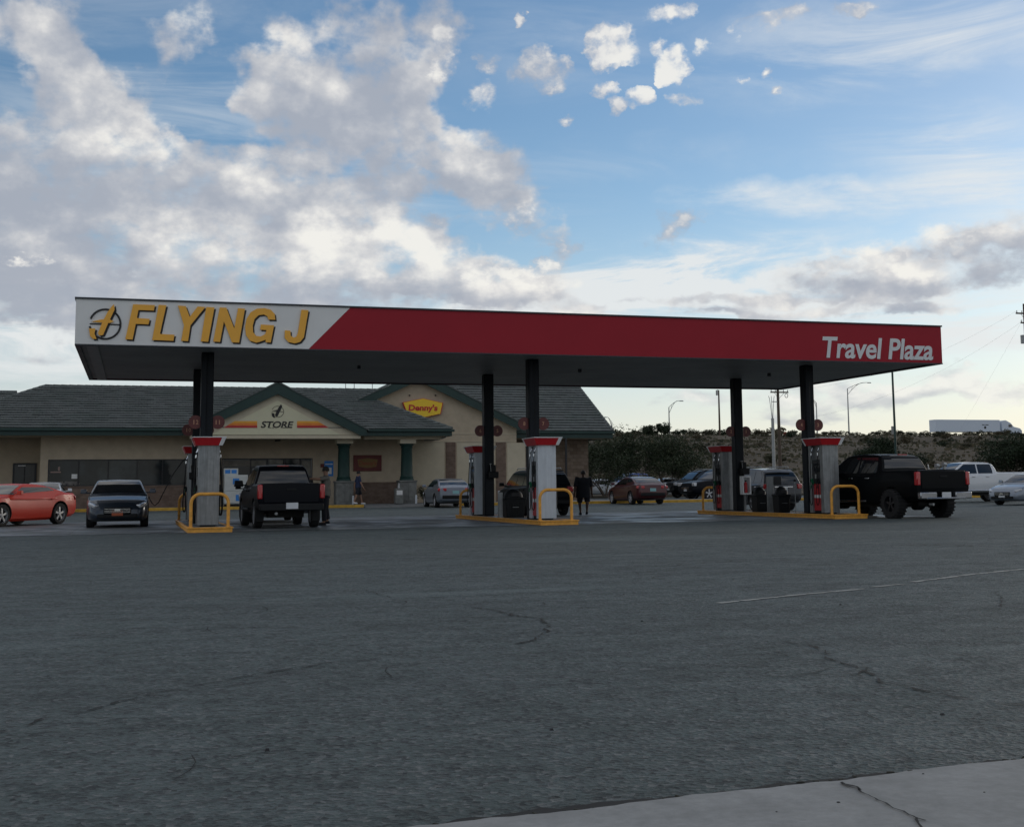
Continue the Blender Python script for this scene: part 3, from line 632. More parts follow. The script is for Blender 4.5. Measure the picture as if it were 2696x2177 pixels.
def pump(shell, label):
    t = thing('fuel_pump', label, 'fuel pump', group='fuel pumps on the islands')
    W, D, H = .56, 1.0, 2.18
    # cabinet: the two end walls rise full height, faceted down the middle
    for s in (-1, 1):
        y0 = s*D/2; m = MB()
        prof = [(-W/2, 0), (-W/2, .05), (-W*.18, .085), (W*.18, .085), (W/2*.62, .055), (W/2, .05), (W/2, 0)]
        ring = [(x, y0-s*.14+s*yy-s*.0, 0) for x, yy in prof]
        m.prism([(x, y0-s*.10+s*yy, .03) for x, yy in prof]+[(W/2, y0-s*.24, .03), (-W/2, y0-s*.24, .03)], (0, 0, H-.03))
        m.build('end_panel', shell, t, bevel=.008)
    MB().b2(-W*.36,-D/2+.12,0,W*.36,D/2-.12,.10).build('plinth', 'black_plastic', t)
    MB().b2(-W*.40,-D/2+.2401,.10,W*.40,D/2-.2401,.95).build('lower_cabinet', 'pump_red', t, bevel=.01)
    MB().b2(-W*.46,-D/2+.2401,.951,W*.46,D/2-.2401,1.70).build('dispenser_head', 'pump_black', t, bevel=.02)
    MB().b2(-W*.34,-D/2+.2401,1.701,W*.34,D/2-.2401,H).build('upper_cabinet', shell, t, bevel=.01)
    # flared cap, red with white corners
    m = MB(); a, b = (W/2+.06, D/2+.03), (W/2+.15, D/2+.10)
    z0, z1 = H-.02, H+.19
    m.loft([[(-a[0],-a[1],z0),(a[0],-a[1],z0),(a[0],a[1],z0),(-a[0],a[1],z0)], [(-b[0],-b[1],z1),(b[0],-b[1],z1),(b[0],b[1],z1),(-b[0],b[1],z1)]])
    cap = m.build('cap', 'pump_red', t)
    m = MB()
    for sx in (-1, 1):
        for sy in (-sx,):
            P0 = Vector((sx*a[0], sy*a[1], z0)); P1 = Vector((sx*b[0], sy*b[1], z1)); o = Vector((sx*.006, sy*.006, 0))
            for dv in (Vector((-sx*.10,0,0)), Vector((0,-sy*.08,0))): m.prism([P0+o, P1+o, P1+o+dv*1.1, P0+o+dv*.95], (-sx*.004,-sy*.004,0))
    m.b2(-b[0]-.01,-b[1]-.01,z1+.001,b[0]+.01,b[1]+.01,z1+.022)
    m.build('cap_corner', 'letter_white', cap)
    for s in (-1, 1):
        x = s*W*.46
        MB().box((x+s*.012, -.03, 1.45), (.022, .34, .26)).build('display', 'glass_dark', t, bevel=.005)
        MB().box((x+s*.012, .02, 1.18), (.02, .10, .14)).build('keypad', 'galvanised', t)
        MB().box((s*(W*.40+.006), .0, .55), (.012, .44, .10)).build('side_stripe', 'letter_white', t)
        for yy, nm in ((-.20, 'black_plastic'), (.20, 'green_plastic')):
            n = MB(); n.box((x+s*.05, yy, 1.02), (.07,.06,.17), Matrix.Rotation(s*.3, 3, 'Y')); n.tube([(x+s*.06,yy,.96),(x+s*.10,yy,.86),(x+s*.09,yy,.80)], .013, 8)
            n.build('nozzle', nm, t, bevel=.01)
            hs = [(s*.24, yy, H-.06), (s*.30, yy, 2.02), (s*.335, yy+.01, 1.6), (s*.36, yy+.02, 1.1), (s*.40, yy+.03, .62), (s*.39, yy+.03, .34), (s*.35, yy+.02, .25), (s*.31, yy, .33), (s*.31, yy-.01, .6), (s*.325, yy, .85), (s*.33, yy, .97)]
            sm = []
            for a_, b_ in zip(hs, hs[1:]):
                for k in range(3): sm.append(Vector(a_).lerp(Vector(b_), k/3))
            sm.append(Vector(hs[-1]))
            for _ in range(3): sm = [sm[0]]+[(sm[i-1]+sm[i]*2+sm[i+1])/4 for i in range(1, len(sm)-1)]+[sm[-1]]
            hz_ = MB().tube(sm, .013, 6).build('hose', 'black_plastic', t, smooth=60)
            MB().cyl((s*.26,yy,H-.10),(s*.30,yy,H-.20),.02,seg=8).cyl((s*.315,yy,H-.26),(s*.32,yy,H-.34),.017,seg=8).build('swivel', 'chrome', hz_, smooth=50)
    return t
for i, ix in reversed(list(enumerate(IX))):
    xc = ix+IW/2-.0
    sh = ('steel_grey', 'white_enamel', 'steel_grey')[i]
    a = pump(sh, ('weathered grey fuel pump with red cap nearest the road on the left island', 'pale clean fuel pump with red cap in front of the black waste bin', 'grey metal fuel pump with red cap beside the lifted black pickup')[i])
    a.location = (xc, .82, IK)
    back = dup(a, (xc, 8.05, IK), 0, ('partly hidden fuel pump at the far end of the left island', 'fuel pump at the far end of the middle island behind its rear column', 'fuel pump at the far end of the right island, left of the rear column')[i])

# round number signs on the columns
M('disc_red', (.12,.022,.02), .45, 0, .2)
k = 12
for i, ix in enumerate(IX):
    for y, row in ((YF, 'front'), (YB, 'rear')):
        xc = ix+IW/2-.02
        for s in (-1, 1):
            zc = 2.98 if row == 'front' else 3.0
            t = thing('pump_number_sign', 'dark red round disc numbered %d on the %s island %s column' % (k, ORD[i], row), 'sign', (xc+s*.30, y-.12, zc), group='round pump number signs')
            MB().cyl((0,0,0),(0,.05,0),.19,seg=28).build('disc', 'disc_red', t, smooth=40)
            M('number_tan', (.50,.26,.16), .6)
            w = .15 if k > 9 else .03 if k == 1 else .075
            sk = str(k)
            for ci, ch in enumerate(sk):
                cw = .026 if ch == '1' else .068; cx = 0 if len(sk) == 1 else (-.045, .045)[ci]
                text(ch, 'digit', 'number_tan', t, cx-cw/2, cx+cw/2, -.06, .06, -.001, .006, 0, .02)
            MB().b2(-.03 if s > 0 else -.0, .0501, -.02, .0 if s > 0 else .03, .06, .02).build('bracket', 'black_plastic', t)
            k -= 1

# bins, boxes and posts on the islands
def bin_(label, loc, w=.56, d=.5, h=.78):
    t = thing('waste_bin', label, 'bin', loc, group='black waste bins on the islands')
    m = MB(); m.box((0,0,h/2), (w*.88,d*.88,h), taper=1.12)
    for kx in range(-3, 4): m.box((kx*w*.13, 0, h*.42), (.02, d*.93, h*.8), taper=1.08)
    m.build('bin_body', 'black_plastic', t, bevel=.02)
    MB().box((0,0,h+.02), (w*1.08,d*1.08,.07)).build('rim_band', 'black_plastic', t, bevel=.02)
    m = MB(); rings = []
    for q in range(7):
        a = q/6*PI/2*.96; r = math.cos(a); rings.append([(w*.48*r*math.cos(b*PI/8), d*.46*r*math.sin(b*PI/8), h+.055+.27*math.sin(a)) for b in range(16)])
    m.loft(rings).build('dome_lid', 'black_plastic', t, smooth=50)
    MB().box((0,-d*.455,h+.14), (w*.42,.06,.12)).build('opening', 'interior', t, bevel=.01)
    MB().b2(-.10,-d*.5-.012,h*.55,.10,-d*.5+.01,h*.57).build('maker_mark', 'galvanised', t)
    return t
b0 = bin_('large black domed waste bin between the columns of the middle island', (IX[1]+.62, 4.1, IK-.006), .66, .54, .58)
b1 = bin_('black domed waste bin left of the grey panel on the right island', (IX[2]+.50, 5.15, IK-.006), .46, .46, .55)
bin_('black domed waste bin right of the grey panel on the right island', (IX[2]+.60, 3.75, IK-.006), .46, .46, .56)
bin_('black domed waste bin between the columns of the left island', (IX[0]+.56, 4.2, IK-.006), .50, .50, .74)
t = thing('info_post', 'grey rectangular panel standing between the two black bins', 'post', (IX[2]+.55, 4.45, IK-.006))
MB().b2(-.12,-.04,0,.12,.04,1.22).build('panel', 'steel_grey', t, bevel=.01); MB().b2(-.16,-.06,0,.16,.06,.02).build('foot', 'steel_grey', t)
MB().b2(.13,-.05,.92,.42,.03,1.22).build('display_box', 'pump_black', t, bevel=.01)
t = thing('info_post', 'short grey post standing left of the large black bin', 'post', (IX[1]+.16, 4.0, IK-.006))
MB().b2(-.07,-.05,0,.07,.05,.80).build('panel', 'steel_grey', t, bevel=.01); MB().b2(-.09,-.07,0,.09,.07,.02).build('foot', 'steel_grey', t)
t = thing('thin_post', 'thin metal rod with a small knob right of the black bins', 'post', (IX[2]+.72, 3.0, IK-.006))
MB().cyl((0,0,0),(0,0,1.05),.014,seg=8).build('rod', 'galvanised', t); MB().box((0,0,1.07),(.09,.05,.07)).build('knob', 'black_plastic', t, bevel=.015)
t = thing('extinguisher_cabinet', 'white framed fire extinguisher cabinet on a post by the rear right column', 'fire cabinet', (IX[2]+.62, YB-.42, IK-.006))
MB().b2(-.035,.06,0,.035,.12,.62).build('post', 'steel_grey', t)
m = MB(); m.b2(-.17,-.10,.60,-.12,.13,1.26); m.b2(.12,-.10,.60,.17,.13,1.26); m.b2(-.12,-.10,.60,.12,.13,.65); m.b2(-.12,-.10,1.21,.12,.13,1.26); m.b2(-.12,.09,.65,.12,.128,1.21)
m.build('cabinet', 'letter_white', t, bevel=.006)
e = MB().cyl((0,0,.66),(0,0,1.0),.06,seg=12).cyl((0,0,1.0),(0,0,1.06),.06,.02,seg=12).build('extinguisher', 'pump_red', t, smooth=40)
MB().box((0,-.02,1.09),(.03,.10,.05)).build('handle', 'black_plastic', e)
for i, ix in enumerate(IX):
    t = thing('squeegee_station', 'dark windscreen washer box fixed to the rear column of the %s island' % ORD[i], 'washer box', (ix+IW/2-.02+(.10 if i else -.1), YB-.30, 1.55 if i != 1 else 1.5), group='washer boxes on the rear columns')
    MB().box((0,0,0),(.30,.24,.22),taper=1.1).build('bucket', 'black_plastic', t, bevel=.02)
    MB().b2(-.10,.02,.111,.10,.12,.34).build('towel_box', 'black_plastic', t, bevel=.01)
    MB().cyl((-.09,-.05,.05),(-.12,-.06,.36),.008,seg=6).box((-.12,-.06,.37),(.02,.16,.03)).build('squeegee', 'galvanised', t)
# fuelling hose to the blue car
hp = [(IX[0]+IW/2-.25,7.95,2.2),(IX[0]+.0,7.8,2.0),(2.55,7.6,1.35),(2.35,7.7,.72),(2.25,7.75,.55),(2.15,7.8,.62),(2.05,7.9,.80),(2.02,8.0,.92)]
for k_ in range(3): hp = [hp[0]]+[tuple((hp[i][j]+hp[i+1][j])/2 for j in range(3)) for i in range(len(hp)-1)]+[hp[-1]]
hz_ = MB().tube([Vector(p)-back.location for p in hp], .016, 6).build('fuelling_hose', 'black_plastic', back, smooth=60)

# ------------------------------------------------------------------ the store
ZG = zk+.15
def tile_mat():
    t = NT('roof_tile'); br = t.n('ShaderNodeTexBrick'); sx = t.n('ShaderNodeSeparateXYZ'); t.l(t.pos, sx.inputs[0])
    cm = t.n('ShaderNodeCombineXYZ'); t.l(sx.outputs[0], cm.inputs[0]); t.l(sx.outputs[1], cm.inputs[1]); t.l(cm.outputs[0], br.inputs['Vector'])
    br.inputs['Scale'].default_value = 1; br.inputs['Brick Width'].default_value = .30; br.inputs['Row Height'].default_value = .3055; br.inputs['Mortar Size'].default_value = .006
    br.inputs['Color1'].default_value = (.095,.105,.102,1); br.inputs['Color2'].default_value = (.122,.135,.131,1); br.inputs['Mortar'].default_value = (.02,.025,.022,1)
    c = t.mix(t.ramp(t.noise(.8, 4, .6, t.pos), .4, .7, 0, .4), br.outputs[0], (.06,.085,.072)); t.set(col=c, rough=.7, spec=.4)
    t.bump(t.noise(30, 3, .6, t.pos), .3, .01); MC['roof_tile'] = t.m
tile_mat()
def brick_mat(name, a, b, mo, w=.30, h=.10):
    t = NT(name); br = t.n('ShaderNodeTexBrick'); sx = t.n('ShaderNodeSeparateXYZ'); t.l(t.pos, sx.inputs[0])
    cm = t.n('ShaderNodeCombineXYZ'); t.l(t.math('ADD', sx.outputs[0], sx.outputs[1]), cm.inputs[0]); t.l(sx.outputs[2], cm.inputs[1]); t.l(cm.outputs[0], br.inputs['Vector'])
    br.inputs['Scale'].default_value = 1; br.inputs['Brick Width'].default_value = w; br.inputs['Row Height'].default_value = h; br.inputs['Mortar Size'].default_value = .008
    br.inputs['Color1'].default_value = (*a,1); br.inputs['Color2'].default_value = (*b,1); br.inputs['Mortar'].default_value = (*mo,1)
    c = t.mix(t.ramp(t.noise(3, 5, .7, t.pos), .35, .7, 0, .5), br.outputs[0], tuple(x*.6 for x in a)); t.set(col=c, rough=.9, spec=.2); t.bump(br.outputs['Fac'], -.4, .01); MC[name] = t.m
brick_mat('brick', (.155,.105,.080), (.22,.155,.120), (.16,.14,.12)); brick_mat('stone_veneer', (.17,.125,.09), (.26,.20,.155), (.10,.085,.07), .45, .22)
def glass_pane(name, tint, rough=.05):
    t = NT(name); c = t.mix(t.ramp(t.noise(.9, 3, .6), .4, .7), tint, tuple(x*2.2 for x in tint)); t.set(col=c, rough=rough, spec=.28); MC[name] = t.m
glass_pane('shop_glass', (.010,.014,.016)); glass_pane('shop_glass_bright', (.016,.022,.024))

def courses(name, parent, y0, z0, y1, z1, xl, xr, n=18, mat='roof_tile'):
    """tile courses stepping up a slope from the eave (y0,z0) to the ridge (y1,z1); xl(t), xr(t) bound it"""
    m = MB(); rnd = random.Random(n)
    for i in range(n):
        a, b = i/n, (i+1)/n; ya, yb = y0+(y1-y0)*a, y0+(y1-y0)*b; za, zb = z0+(z1-z0)*a, z0+(z1-z0)*b; s_ = 1 if y1 > y0 else -1
        x = xl(a); xe = xr(a); dxl = xl(b)-xl(a); dxr = xr(b)-xr(a); N_ = max(1, int((xe-x)/.6)); h = .055
        for k in range(N_):
            u, w = k/N_, (k+1)/N_; j = rnd.uniform(-.008, .012)
            xa, xb = x+(xe-x)*u, x+(xe-x)*w; xc, xd = xl(b)+(xr(b)-xl(b))*u, xl(b)+(xr(b)-xl(b))*w
            yn = ya-.075*s_; zn = za+h+j-.02
            m.face([(xa,yn,zn+.045),(xb,yn,zn+.045),(xd,yb,zb+.03),(xc,yb,zb+.03)])
            m.face([(xa,yn,zn),(xb,yn,zn),(xb,yn,zn+.045),(xa,yn,zn+.045)])
            m.face([(xa,yn,zn),(xb,yn,zn),(xb,ya+.02*s_,zn-.005),(xa,ya+.02*s_,zn-.005)]); m.face([(xa,ya+.02*s_,za-.05),(xb,ya+.02*s_,za-.05),(xb,ya+.02*s_,zn),(xa,ya+.02*s_,zn)])
    return m.build(name, mat, parent)
def ridge_cap(parent, p0, p1, r=.09):
    p0, p1 = Vector(p0), Vector(p1); n = max(1, int((p1-p0).length/.4)); m = MB()
    for i in range(n):
        a, b = p0.lerp(p1, i/n), p0.lerp(p1, (i+1.08)/n); m.cyl(a, b, r*1.12, r*.92, 8)
    return m.build('ridge_tile', 'roof_tile', parent)

st = thing('store_building', 'long low tan store with grey tiled hip roof and a gabled entrance', 'building', (0,0,0))
RY, RZ, EY, EZ = 38.5, 6.80, 33.0, 4.30
XL0, XL1 = -8.7, -3.17
def xr_(t):
    return 18.05-4.95*t if t < .77 else 14.24+(t-.77)/.23*1.6
roof = courses('roof', st, EY, EZ, RY, RZ, lambda t: XL0+(XL1-XL0)*t, xr_, 18)
m = MB(); m.face([(XL0,EY,EZ),(XL1,RY,RZ),(XL1,RY+.1,RZ),(XL0,44,EZ)]); m.face([(XL0,44,EZ),(XL1,RY+.1,RZ),(15.8,RY+.1,RZ),(15.8,44,EZ)]); m.face([(18.05,EY,EZ),(14.24,37.19,6.2),(18.05,37.19,EZ)])
m.build('rear_roof', 'roof_tile', st)
ridge_cap(roof, (XL1,RY,RZ+.03), (15.9,RY,RZ+.03)); ridge_cap(roof, (XL0,EY,EZ+.04), (XL1,RY,RZ+.03)); ridge_cap(roof, (18.05,EY,EZ+.04), (14.24,37.2,6.24))
# wing behind at far left
courses('roof', st, 41, 5.1, 46, 7.1, lambda t: -34, lambda t: -5.2, 14)
m = MB(); m.b2(-34,41.3,ZG,-9.0,49,5.0); m.build('wing_wall', 'stucco', st)
m = MB(); m.face([(-34,46,7.1),(-5.2,46,7.1),(-5.2,51,5.1),(-34,51,5.1)]); m.prism([(-5.2,41.1,5.05),(-5.2,46,7.05),(-5.2,51,5.05)], (-.1,0,0)); m.build('rear_roof', 'roof_tile', st)
# eaves: fascia board, gutter, soffit
m = MB(); m.b2(XL0,EY-.02,3.93,3.88,EY+.05,EZ); m.b2(13.28,EY-.02,3.93,18.05,EY+.05,EZ); m.b2(17.98,EY+.051,3.93,18.05,37.15,EZ); m.b2(XL0,EY+.051,3.93,XL0+.07,43.9,EZ)
m.build('fascia_board', 'green_trim', st, bevel=.01)
m = MB(); m.b2(XL0-.06,EY-.15,4.16,3.80,EY-.021,4.29); m.b2(13.36,EY-.15,4.16,18.17,EY-.021,4.29); m.build('gutter', 'green_trim', st, bevel=.02)
m = MB(); m.tube([(17.8,33.1,4.1),(17.75,33.3,3.88),(17.5,33.9,3.78),(16.9,34.8,3.76)], .045, 8); m.build('downpipe', 'galvanised', st, smooth=50)
MB().b2(XL0+.08,EY+.052,3.95,17.97,36.6,3.99).build('eave_soffit', 'stucco', st)
# walls
WX0, WX1, WY = -3.04, 4.95, 34.6
wa0, wa1, wz0, wz1 = -2.66, 4.55, 1.41, 2.77
m = MB(); m.b2(WX0,WY,ZG,wa0,37,3.949); m.b2(wa1,WY,ZG,WX1,36.1,3.949); m.b2(wa0,WY,wz1,wa1,WY+.3,3.949); m.b2(wa0,WY+.001,ZG,wa1,WY+.3,wz0)
m.build('front_wall', 'stucco', st)
m = MB(); m.b2(XL0+.5,37.0,ZG,WX0-.001,43.8,4.6); m.build('left_wall', 'stucco', st)
m = MB(); m.b2(WX0-.04,WY-.06,ZG,WX1+.04,WY-.001,wz0-.06); m.b2(WX0-.07,WY-.10,wz0-.059,WX1+.07,WY-.001,wz0-.001); m.build('brick_wainscot', 'brick', st)
dx0, dx1 = V(34,1230,37).x, V(97,1230,37).x; dz = V(60,1219,37).z
d = MB().b2(dx0,36.93,ZG,dx1,36.995,dz).build('door', 'dark_frame', st, bevel=.01)
MB().b2(dx0+.1,36.915,ZG+.1,(dx0+dx1)/2-.03,36.929,dz-.1).b2((dx0+dx1)/2+.03,36.915,ZG+.1,dx1-.1,36.929,dz-.1).build('glass', 'shop_glass', d)
MB().b2(dx0+.25,36.90,dz-.16,dx0+.62,36.914,dz-.12).build('strip_light', 'letter_white', d)
def window(x0, x1, z0, z1, y, cuts, mats):
    m = MB(); f = .05
    m.b2(x0,y-.03,z0,x1,y+.10,z0+f); m.b2(x0,y-.03,z1-f,x1,y+.10,z1); m.b2(x0,y-.03,z0+f,x0+f,y+.10,z1-f); m.b2(x1-f,y-.03,z0+f,x1,y+.10,z1-f)
    for c in cuts: m.b2(c-.025,y-.028,z0+f,c+.025,y+.098,z1-f)
    w = m.build('window', 'dark_frame', st)
    e = [x0+f]+list(cuts)+[x1-f]
    for i, (a, b) in enumerate(zip(e, e[1:])): MB().b2(a+.02,y+.04,z0+f,b-.02,y+.055,z1-f).build('pane', mats[i % len(mats)], w)
    return w
wA = window(wa0, wa1, wz0, wz1, WY+.02, [V(207,1230,WY).x, V(285,1230,WY).x, V(361,1230,WY).x, V(428,1230,WY).x], ['shop_glass','shop_glass_bright','shop_glass_bright'])
P_ = lambda x, y: V(x*.19535, 1130+y*.19535, WY)
a, b = P_(965,605), P_(1040,665); MB().b2(a.x,WY+.040,b.z,b.x,WY+.050,a.z).build('notice', 'paper', wA)
a, b = P_(680,570), P_(820,585); M('neon_faint', (.30,.20,.17), .6); MB().b2(a.x,WY+.046,b.z,b.x,WY+.056,a.z).b2(a.x+.35,WY+.046,b.z+.1,b.x-.05,WY+.056,a.z+.24).build('faded_sign', 'neon_faint', wA)
M('sill_clutter', (.14,.13,.12), .7, 0, .7, 6); M('plant_shadow', (.006,.008,.008), .8)
m = MB(); rnd = random.Random(3)
for k in range(16): x = wa0+.1+rnd.uniform(0, 1.4); m.box((x, WY+.047-.0004*k, wz0+.05+rnd.uniform(.03,.14)), (rnd.uniform(.08,.25), .008, rnd.uniform(.05,.16)))
m.build('sill_display', 'sill_clutter', wA)
m = MB()
for k, (dx, dz, s_) in enumerate(((0,.62,.22),(0,.85,.16),(-.1,.45,.2),(.12,.42,.2),(0,.3,.3),(0,.12,.42))): q_ = V(437, 1230, WY+.05); m.box((q_.x+dx, WY+.046-.0004*k, wz0+.05+dz), (s_*1.3, .006, .26), Matrix.Rotation(.6*(k % 2), 3, 'Y'))
m.build('plant_display', 'plant_shadow', wA)
# recessed entrance wall under the gable
SY = 36.0; sx0, sx1, sz0, sz1 = 6.0, V(823,1206,SY).x, .75, V(823,1206,SY).z
m = MB(); m.b2(WX1+.001,SY,ZG,sx0,SY+.3,3.949); m.b2(sx1,SY,ZG,16.4,SY+.3,3.949); m.b2(sx0,SY+.001,sz1,sx1,SY+.299,3.949); m.b2(sx0,SY,ZG,sx1,SY+.3,sz0)
m.build('entrance_wall', 'stucco', st)
M('shop_inside', (.09,.095,.09), .6, 0, .8, 2)
wB = window(sx0, sx1, sz0, sz1, SY+.02, [V(660,1230,SY).x, V(705,1230,SY).x, V(749,1230,SY).x, V(790,1230,SY).x], ['shop_glass_bright','shop_inside','shop_glass_bright'])
M('lit_interior_paint', (.20,.185,.155), .7, 0, .5, 3)
MB().b2(sx0+.1,SY+.046,sz1-.42,V(700,1230,SY).x,SY+.056,sz1-.12).b2(V(710,1230,SY).x,SY+.046,sz1-.30,V(745,1230,SY).x,SY+.056,sz1-.10).b2(V(795,1230,SY).x,SY+.046,sz1-.95,sx1-.1,SY+.056,sz1-.15).build('lit_interior_panels', 'lit_interior_paint', wB)  # pale panels in the window: lit interior and reflection put into the colour
MB().b2(sx0+.3,SY+.046,sz0+.1,sx1-1.0,SY+.056,sz0+.5).b2(V(660,1230,SY).x+.1,SY+.057,sz1-.9,V(690,1230,SY).x,SY+.062,sz1-.5).build('poster', 'sill_clutter', wB)
z5 = V(1000,1269,SY).z
m = MB(); m.b2(sx1+2.2,SY-.07,ZG,16.4,SY-.001,z5-.06); m.b2(sx1+2.2,SY-.10,z5-.059,16.4,SY-.001,z5); m.build('brick_wainscot', 'brick', st)
# gabled porch
GX, GZ, G0, G1, GY = 8.60, 6.73, 3.90, 13.30, 32.70
m = MB(); m.prism([(G0,GY,3.93),(G0,GY,4.28),(GX,GY,GZ),(G1,GY,4.28),(G1,GY,3.93),(G1-.30,GY,3.93),(GX,GY,GZ-.62),(G0+.30,GY,3.93)], (0,.22,0)); m.build('barge_board', 'green_trim', st)
m = MB(); m.prism([(G0+.32,32.93,3.97),(GX,32.93,GZ-.57),(G1-.32,32.93,3.97)], (0,.25,0)); m.build('gable_wall', 'stucco_light', st)
m = MB(); m.prism([(G0+1.35,32.89,3.975),(GX,32.89,GZ-.95),(G1-1.35,32.89,3.975)], (0,.035,0)); ped = m.build('pediment', 'pediment', st)
m = MB(); m.b2(G0+.3,32.88,3.78,G1-.3,34.4,3.949); m.build('porch_beam', 'stucco_light', st)
m = MB()
for s in (-1, 1):
    xe = G0-.12 if s < 0 else G1+.12
    a, b = Vector((GX, GY-.05, GZ+.06)), Vector((xe, GY-.05, 4.28-.0)); m.prism([a, b, b+Vector((0,0,-.08)), a+Vector((0,0,-.08))], (0,5.2,0))
m.build('porch_roof', 'roof_tile', st)
pz = lambda y: 960+y*.37209
Zs = lambda x, y: V(450+x*.37209, 960+y*.37209, 32.885)
def strip(pts, mat, name, d=.012): 
    q = [Zs(*p) for p in pts]; return MB().prism([(v.x, 32.875, v.z) for v in q], (0,d,0)).build(name, mat, ped)
for nm, mt, ya, yb in (('stripe','gold_stripe',399,414), ('stripe','orange_stripe',414.5,430), ('stripe','red_stripe',430.5,447)):
    M('gold_stripe', (.78,.36,.04), .5)
    ka, kb = (447-ya)/48*80, (447-yb)/48*80
    strip([(372+ka,ya),(610,ya),(610,yb),(372+kb,yb)], mt, nm); strip([(892,ya),(1118-ka,ya),(1118-kb,yb),(892,yb)], mt, nm)
a, b = Zs(636, 447), Zs(868, 401)
text('STORE', 'lettering', 'black_letter', ped, a.x, b.x, a.z, b.z, 32.888, .014, .22, .022, .96)
m = MB()      # slab serifs
for x in (702,722,800,824,850): 
    q = Zs(x, 446); m.b2(q.x-.05, 32.873, q.z-.012, q.x+.05, 32.884, q.z+.012)
m.build('serifs', 'black_letter', ped)
Ze = lambda x, y: V(450+.37209*(712+(x-150)*.375), 960+.37209*(280+(y-60)*.365), 32.888)
emblem(Ze, 32.888, ped, 'black_letter', 'black_letter', .55, .014)
# porch posts
def post(x, y, label=None):
    m = MB(); m.b2(x-.46,y-.46,ZG,x+.46,y+.46,1.46); m.b2(x-.50,y-.50,1.461,x+.50,y+.50,1.54)
    for dx in (-.30, .02): m.b2(x+dx,y-.475,ZG+.14,x+dx+.28,y-.459,1.36)
    m.build('pedestal', 'pedestal_stone', st, bevel=.012)
    m = MB()
    prof = [(1.541,.40),(1.62,.40),(1.66,.36),(1.72,.38),(1.78,.33),(3.28,.30),(3.34,.34),(3.40,.31),(3.46,.38),(3.54,.40)]
    rings = [[(x+r*math.cos(2*PI*k/16+PI/16), y+r*math.sin(2*PI*k/16+PI/16), z) for k in range(16)] for z, r in prof]
    m.loft(rings).build('post', 'green_post', st, smooth=35)
    MB().b2(x-.44,y-.44,3.541,x+.44,y+.44,3.779).build('capital', 'stucco_light', st, bevel=.01)
for x in (5.03, 12.27, 15.72): post(x, 33.95)
m = MB(); m.b2(13.301,33.6,3.781,17.6,34.4,3.949); m.build('porch_beam', 'stucco_light', st)
# small fittings
q = V(450+.37209*755, 960+.37209*535, 34.4); MB().box((q.x,34.33,q.z),(.28,.14,.12)).build('wall_lamp', 'black_plastic', st, bevel=.02)
q = V(450+.37209*1070, 960+.37209*714, SY); MB().box((q.x,SY-.04,q.z),(.20,.06,.20)).build('alarm_box', 'banner_red', st, bevel=.02)
q = V(450+.37209*1117, 960+.37209*735, SY)
sg = thing('accessible_sign', 'small blue and white sign fixed to the wall beside the grey shirted man', 'sign', (q.x, SY-.012, q.z))
MB().b2(-.25,-.01,-.42,.25,.01,.42).build('plate', 'blue_sign', sg); MB().b2(-.13,-.022,-.30,.15,-.0105,.05).b2(-.2,-.022,.22,.2,-.0105,.27).build('symbol', 'paper', sg)
# banner on the entrance wall
a, b = V(450+.37209*1292, 960+.37209*640, SY-.05), V(450+.37209*1490, 960+.37209*752, SY-.05)
bn = thing('wall_banner', "dark red wall board reading Denny's between the two green posts", 'sign', ((a.x+b.x)/2, SY-.05, (a.z+b.z)/2))
w, h = (b.x-a.x)/2, (a.z-b.z)/2; M('banner_dim', (.25,.06,.02), .6); M('banner_dim_yellow', (.20,.12,.03), .6)
MB().b2(-w,-.03,-h,w,.04,h).build('board', 'banner_red', bn, bevel=.015)
MB().prism([(-w*.72,-.036,h*.45),(0,-.036,h*.62),(w*.72,-.036,h*.45),(w*.62,-.036,-h*.45),(0,-.036,-h*.62),(-w*.62,-.036,-h*.45)], (0,.005,0)).build('shield', 'banner_dim_yellow', bn)
text("Denny's", 'lettering', 'banner_dim', bn, -w*.62, w*.62, -h*.24, h*.30, -.0365, .006, .1, .03)

# ------------------------------------------------------------------ the restaurant end
rs = thing('restaurant_building', 'tan restaurant with tall green trimmed gable, brick pilasters and grey tiled roof', 'building', (0,0,0))
DY = 37.2
pk = V(1098, 980, DY); rr = V(1370, 1117, DY); rb = V(1385, 1130, DY)
slope = (pk.z-rr.z)/(rr.x-pk.x); xL = pk.x-(rr.x-pk.x); xR = rr.x
zt = lambda x: pk.z-abs(x-pk.x)*slope
m = MB(); m.prism([(16.4,DY,ZG),(xR-.25,DY,ZG),(xR-.25,DY,zt(xR-.25)-.2),(pk.x,DY,pk.z-.2),(13.2,DY,zt(13.2)-.2),(13.2,DY,5.4),(16.4,DY,4.0)], (0,.3,0))
m.b2(xR-.55,DY+.301,ZG,xR-.25,43,4.0); m.build('gable_wall', 'stucco', rs)
m = MB()
for s in (-1, 1):
    xe = 13.0 if s < 0 else xR; d = .55
    m.prism([(pk.x,DY-.45,pk.z),(xe,DY-.45,zt(xe)),(xe,DY-.45,zt(xe)-d*.78),(pk.x,DY-.45,pk.z-d)][::s], (0,.12,0))
m.build('barge_board', 'green_trim', rs)
m = MB()
for s in (-1, 1):
    xe = 12.4 if s < 0 else xR+.15
    a, b = Vector((pk.x, DY-.5, pk.z+.09)), Vector((xe, DY-.5, zt(xe)+.09)); m.prism([a, b, b+Vector((0,0,-.085)), a+Vector((0,0,-.085))], (0,6.4,0))
m.build('gable_roof', 'roof_tile', rs)
m = MB()
for s in (-1, 1):
    xe = 13.6 if s < 0 else xR-.3
    m.prism([(pk.x,DY-.32,pk.z-.40),(xe,DY-.32,zt(xe)-.38),(xe,DY-.32,zt(xe)-.44),(pk.x,DY-.32,pk.z-.46)], (0,.315,0))
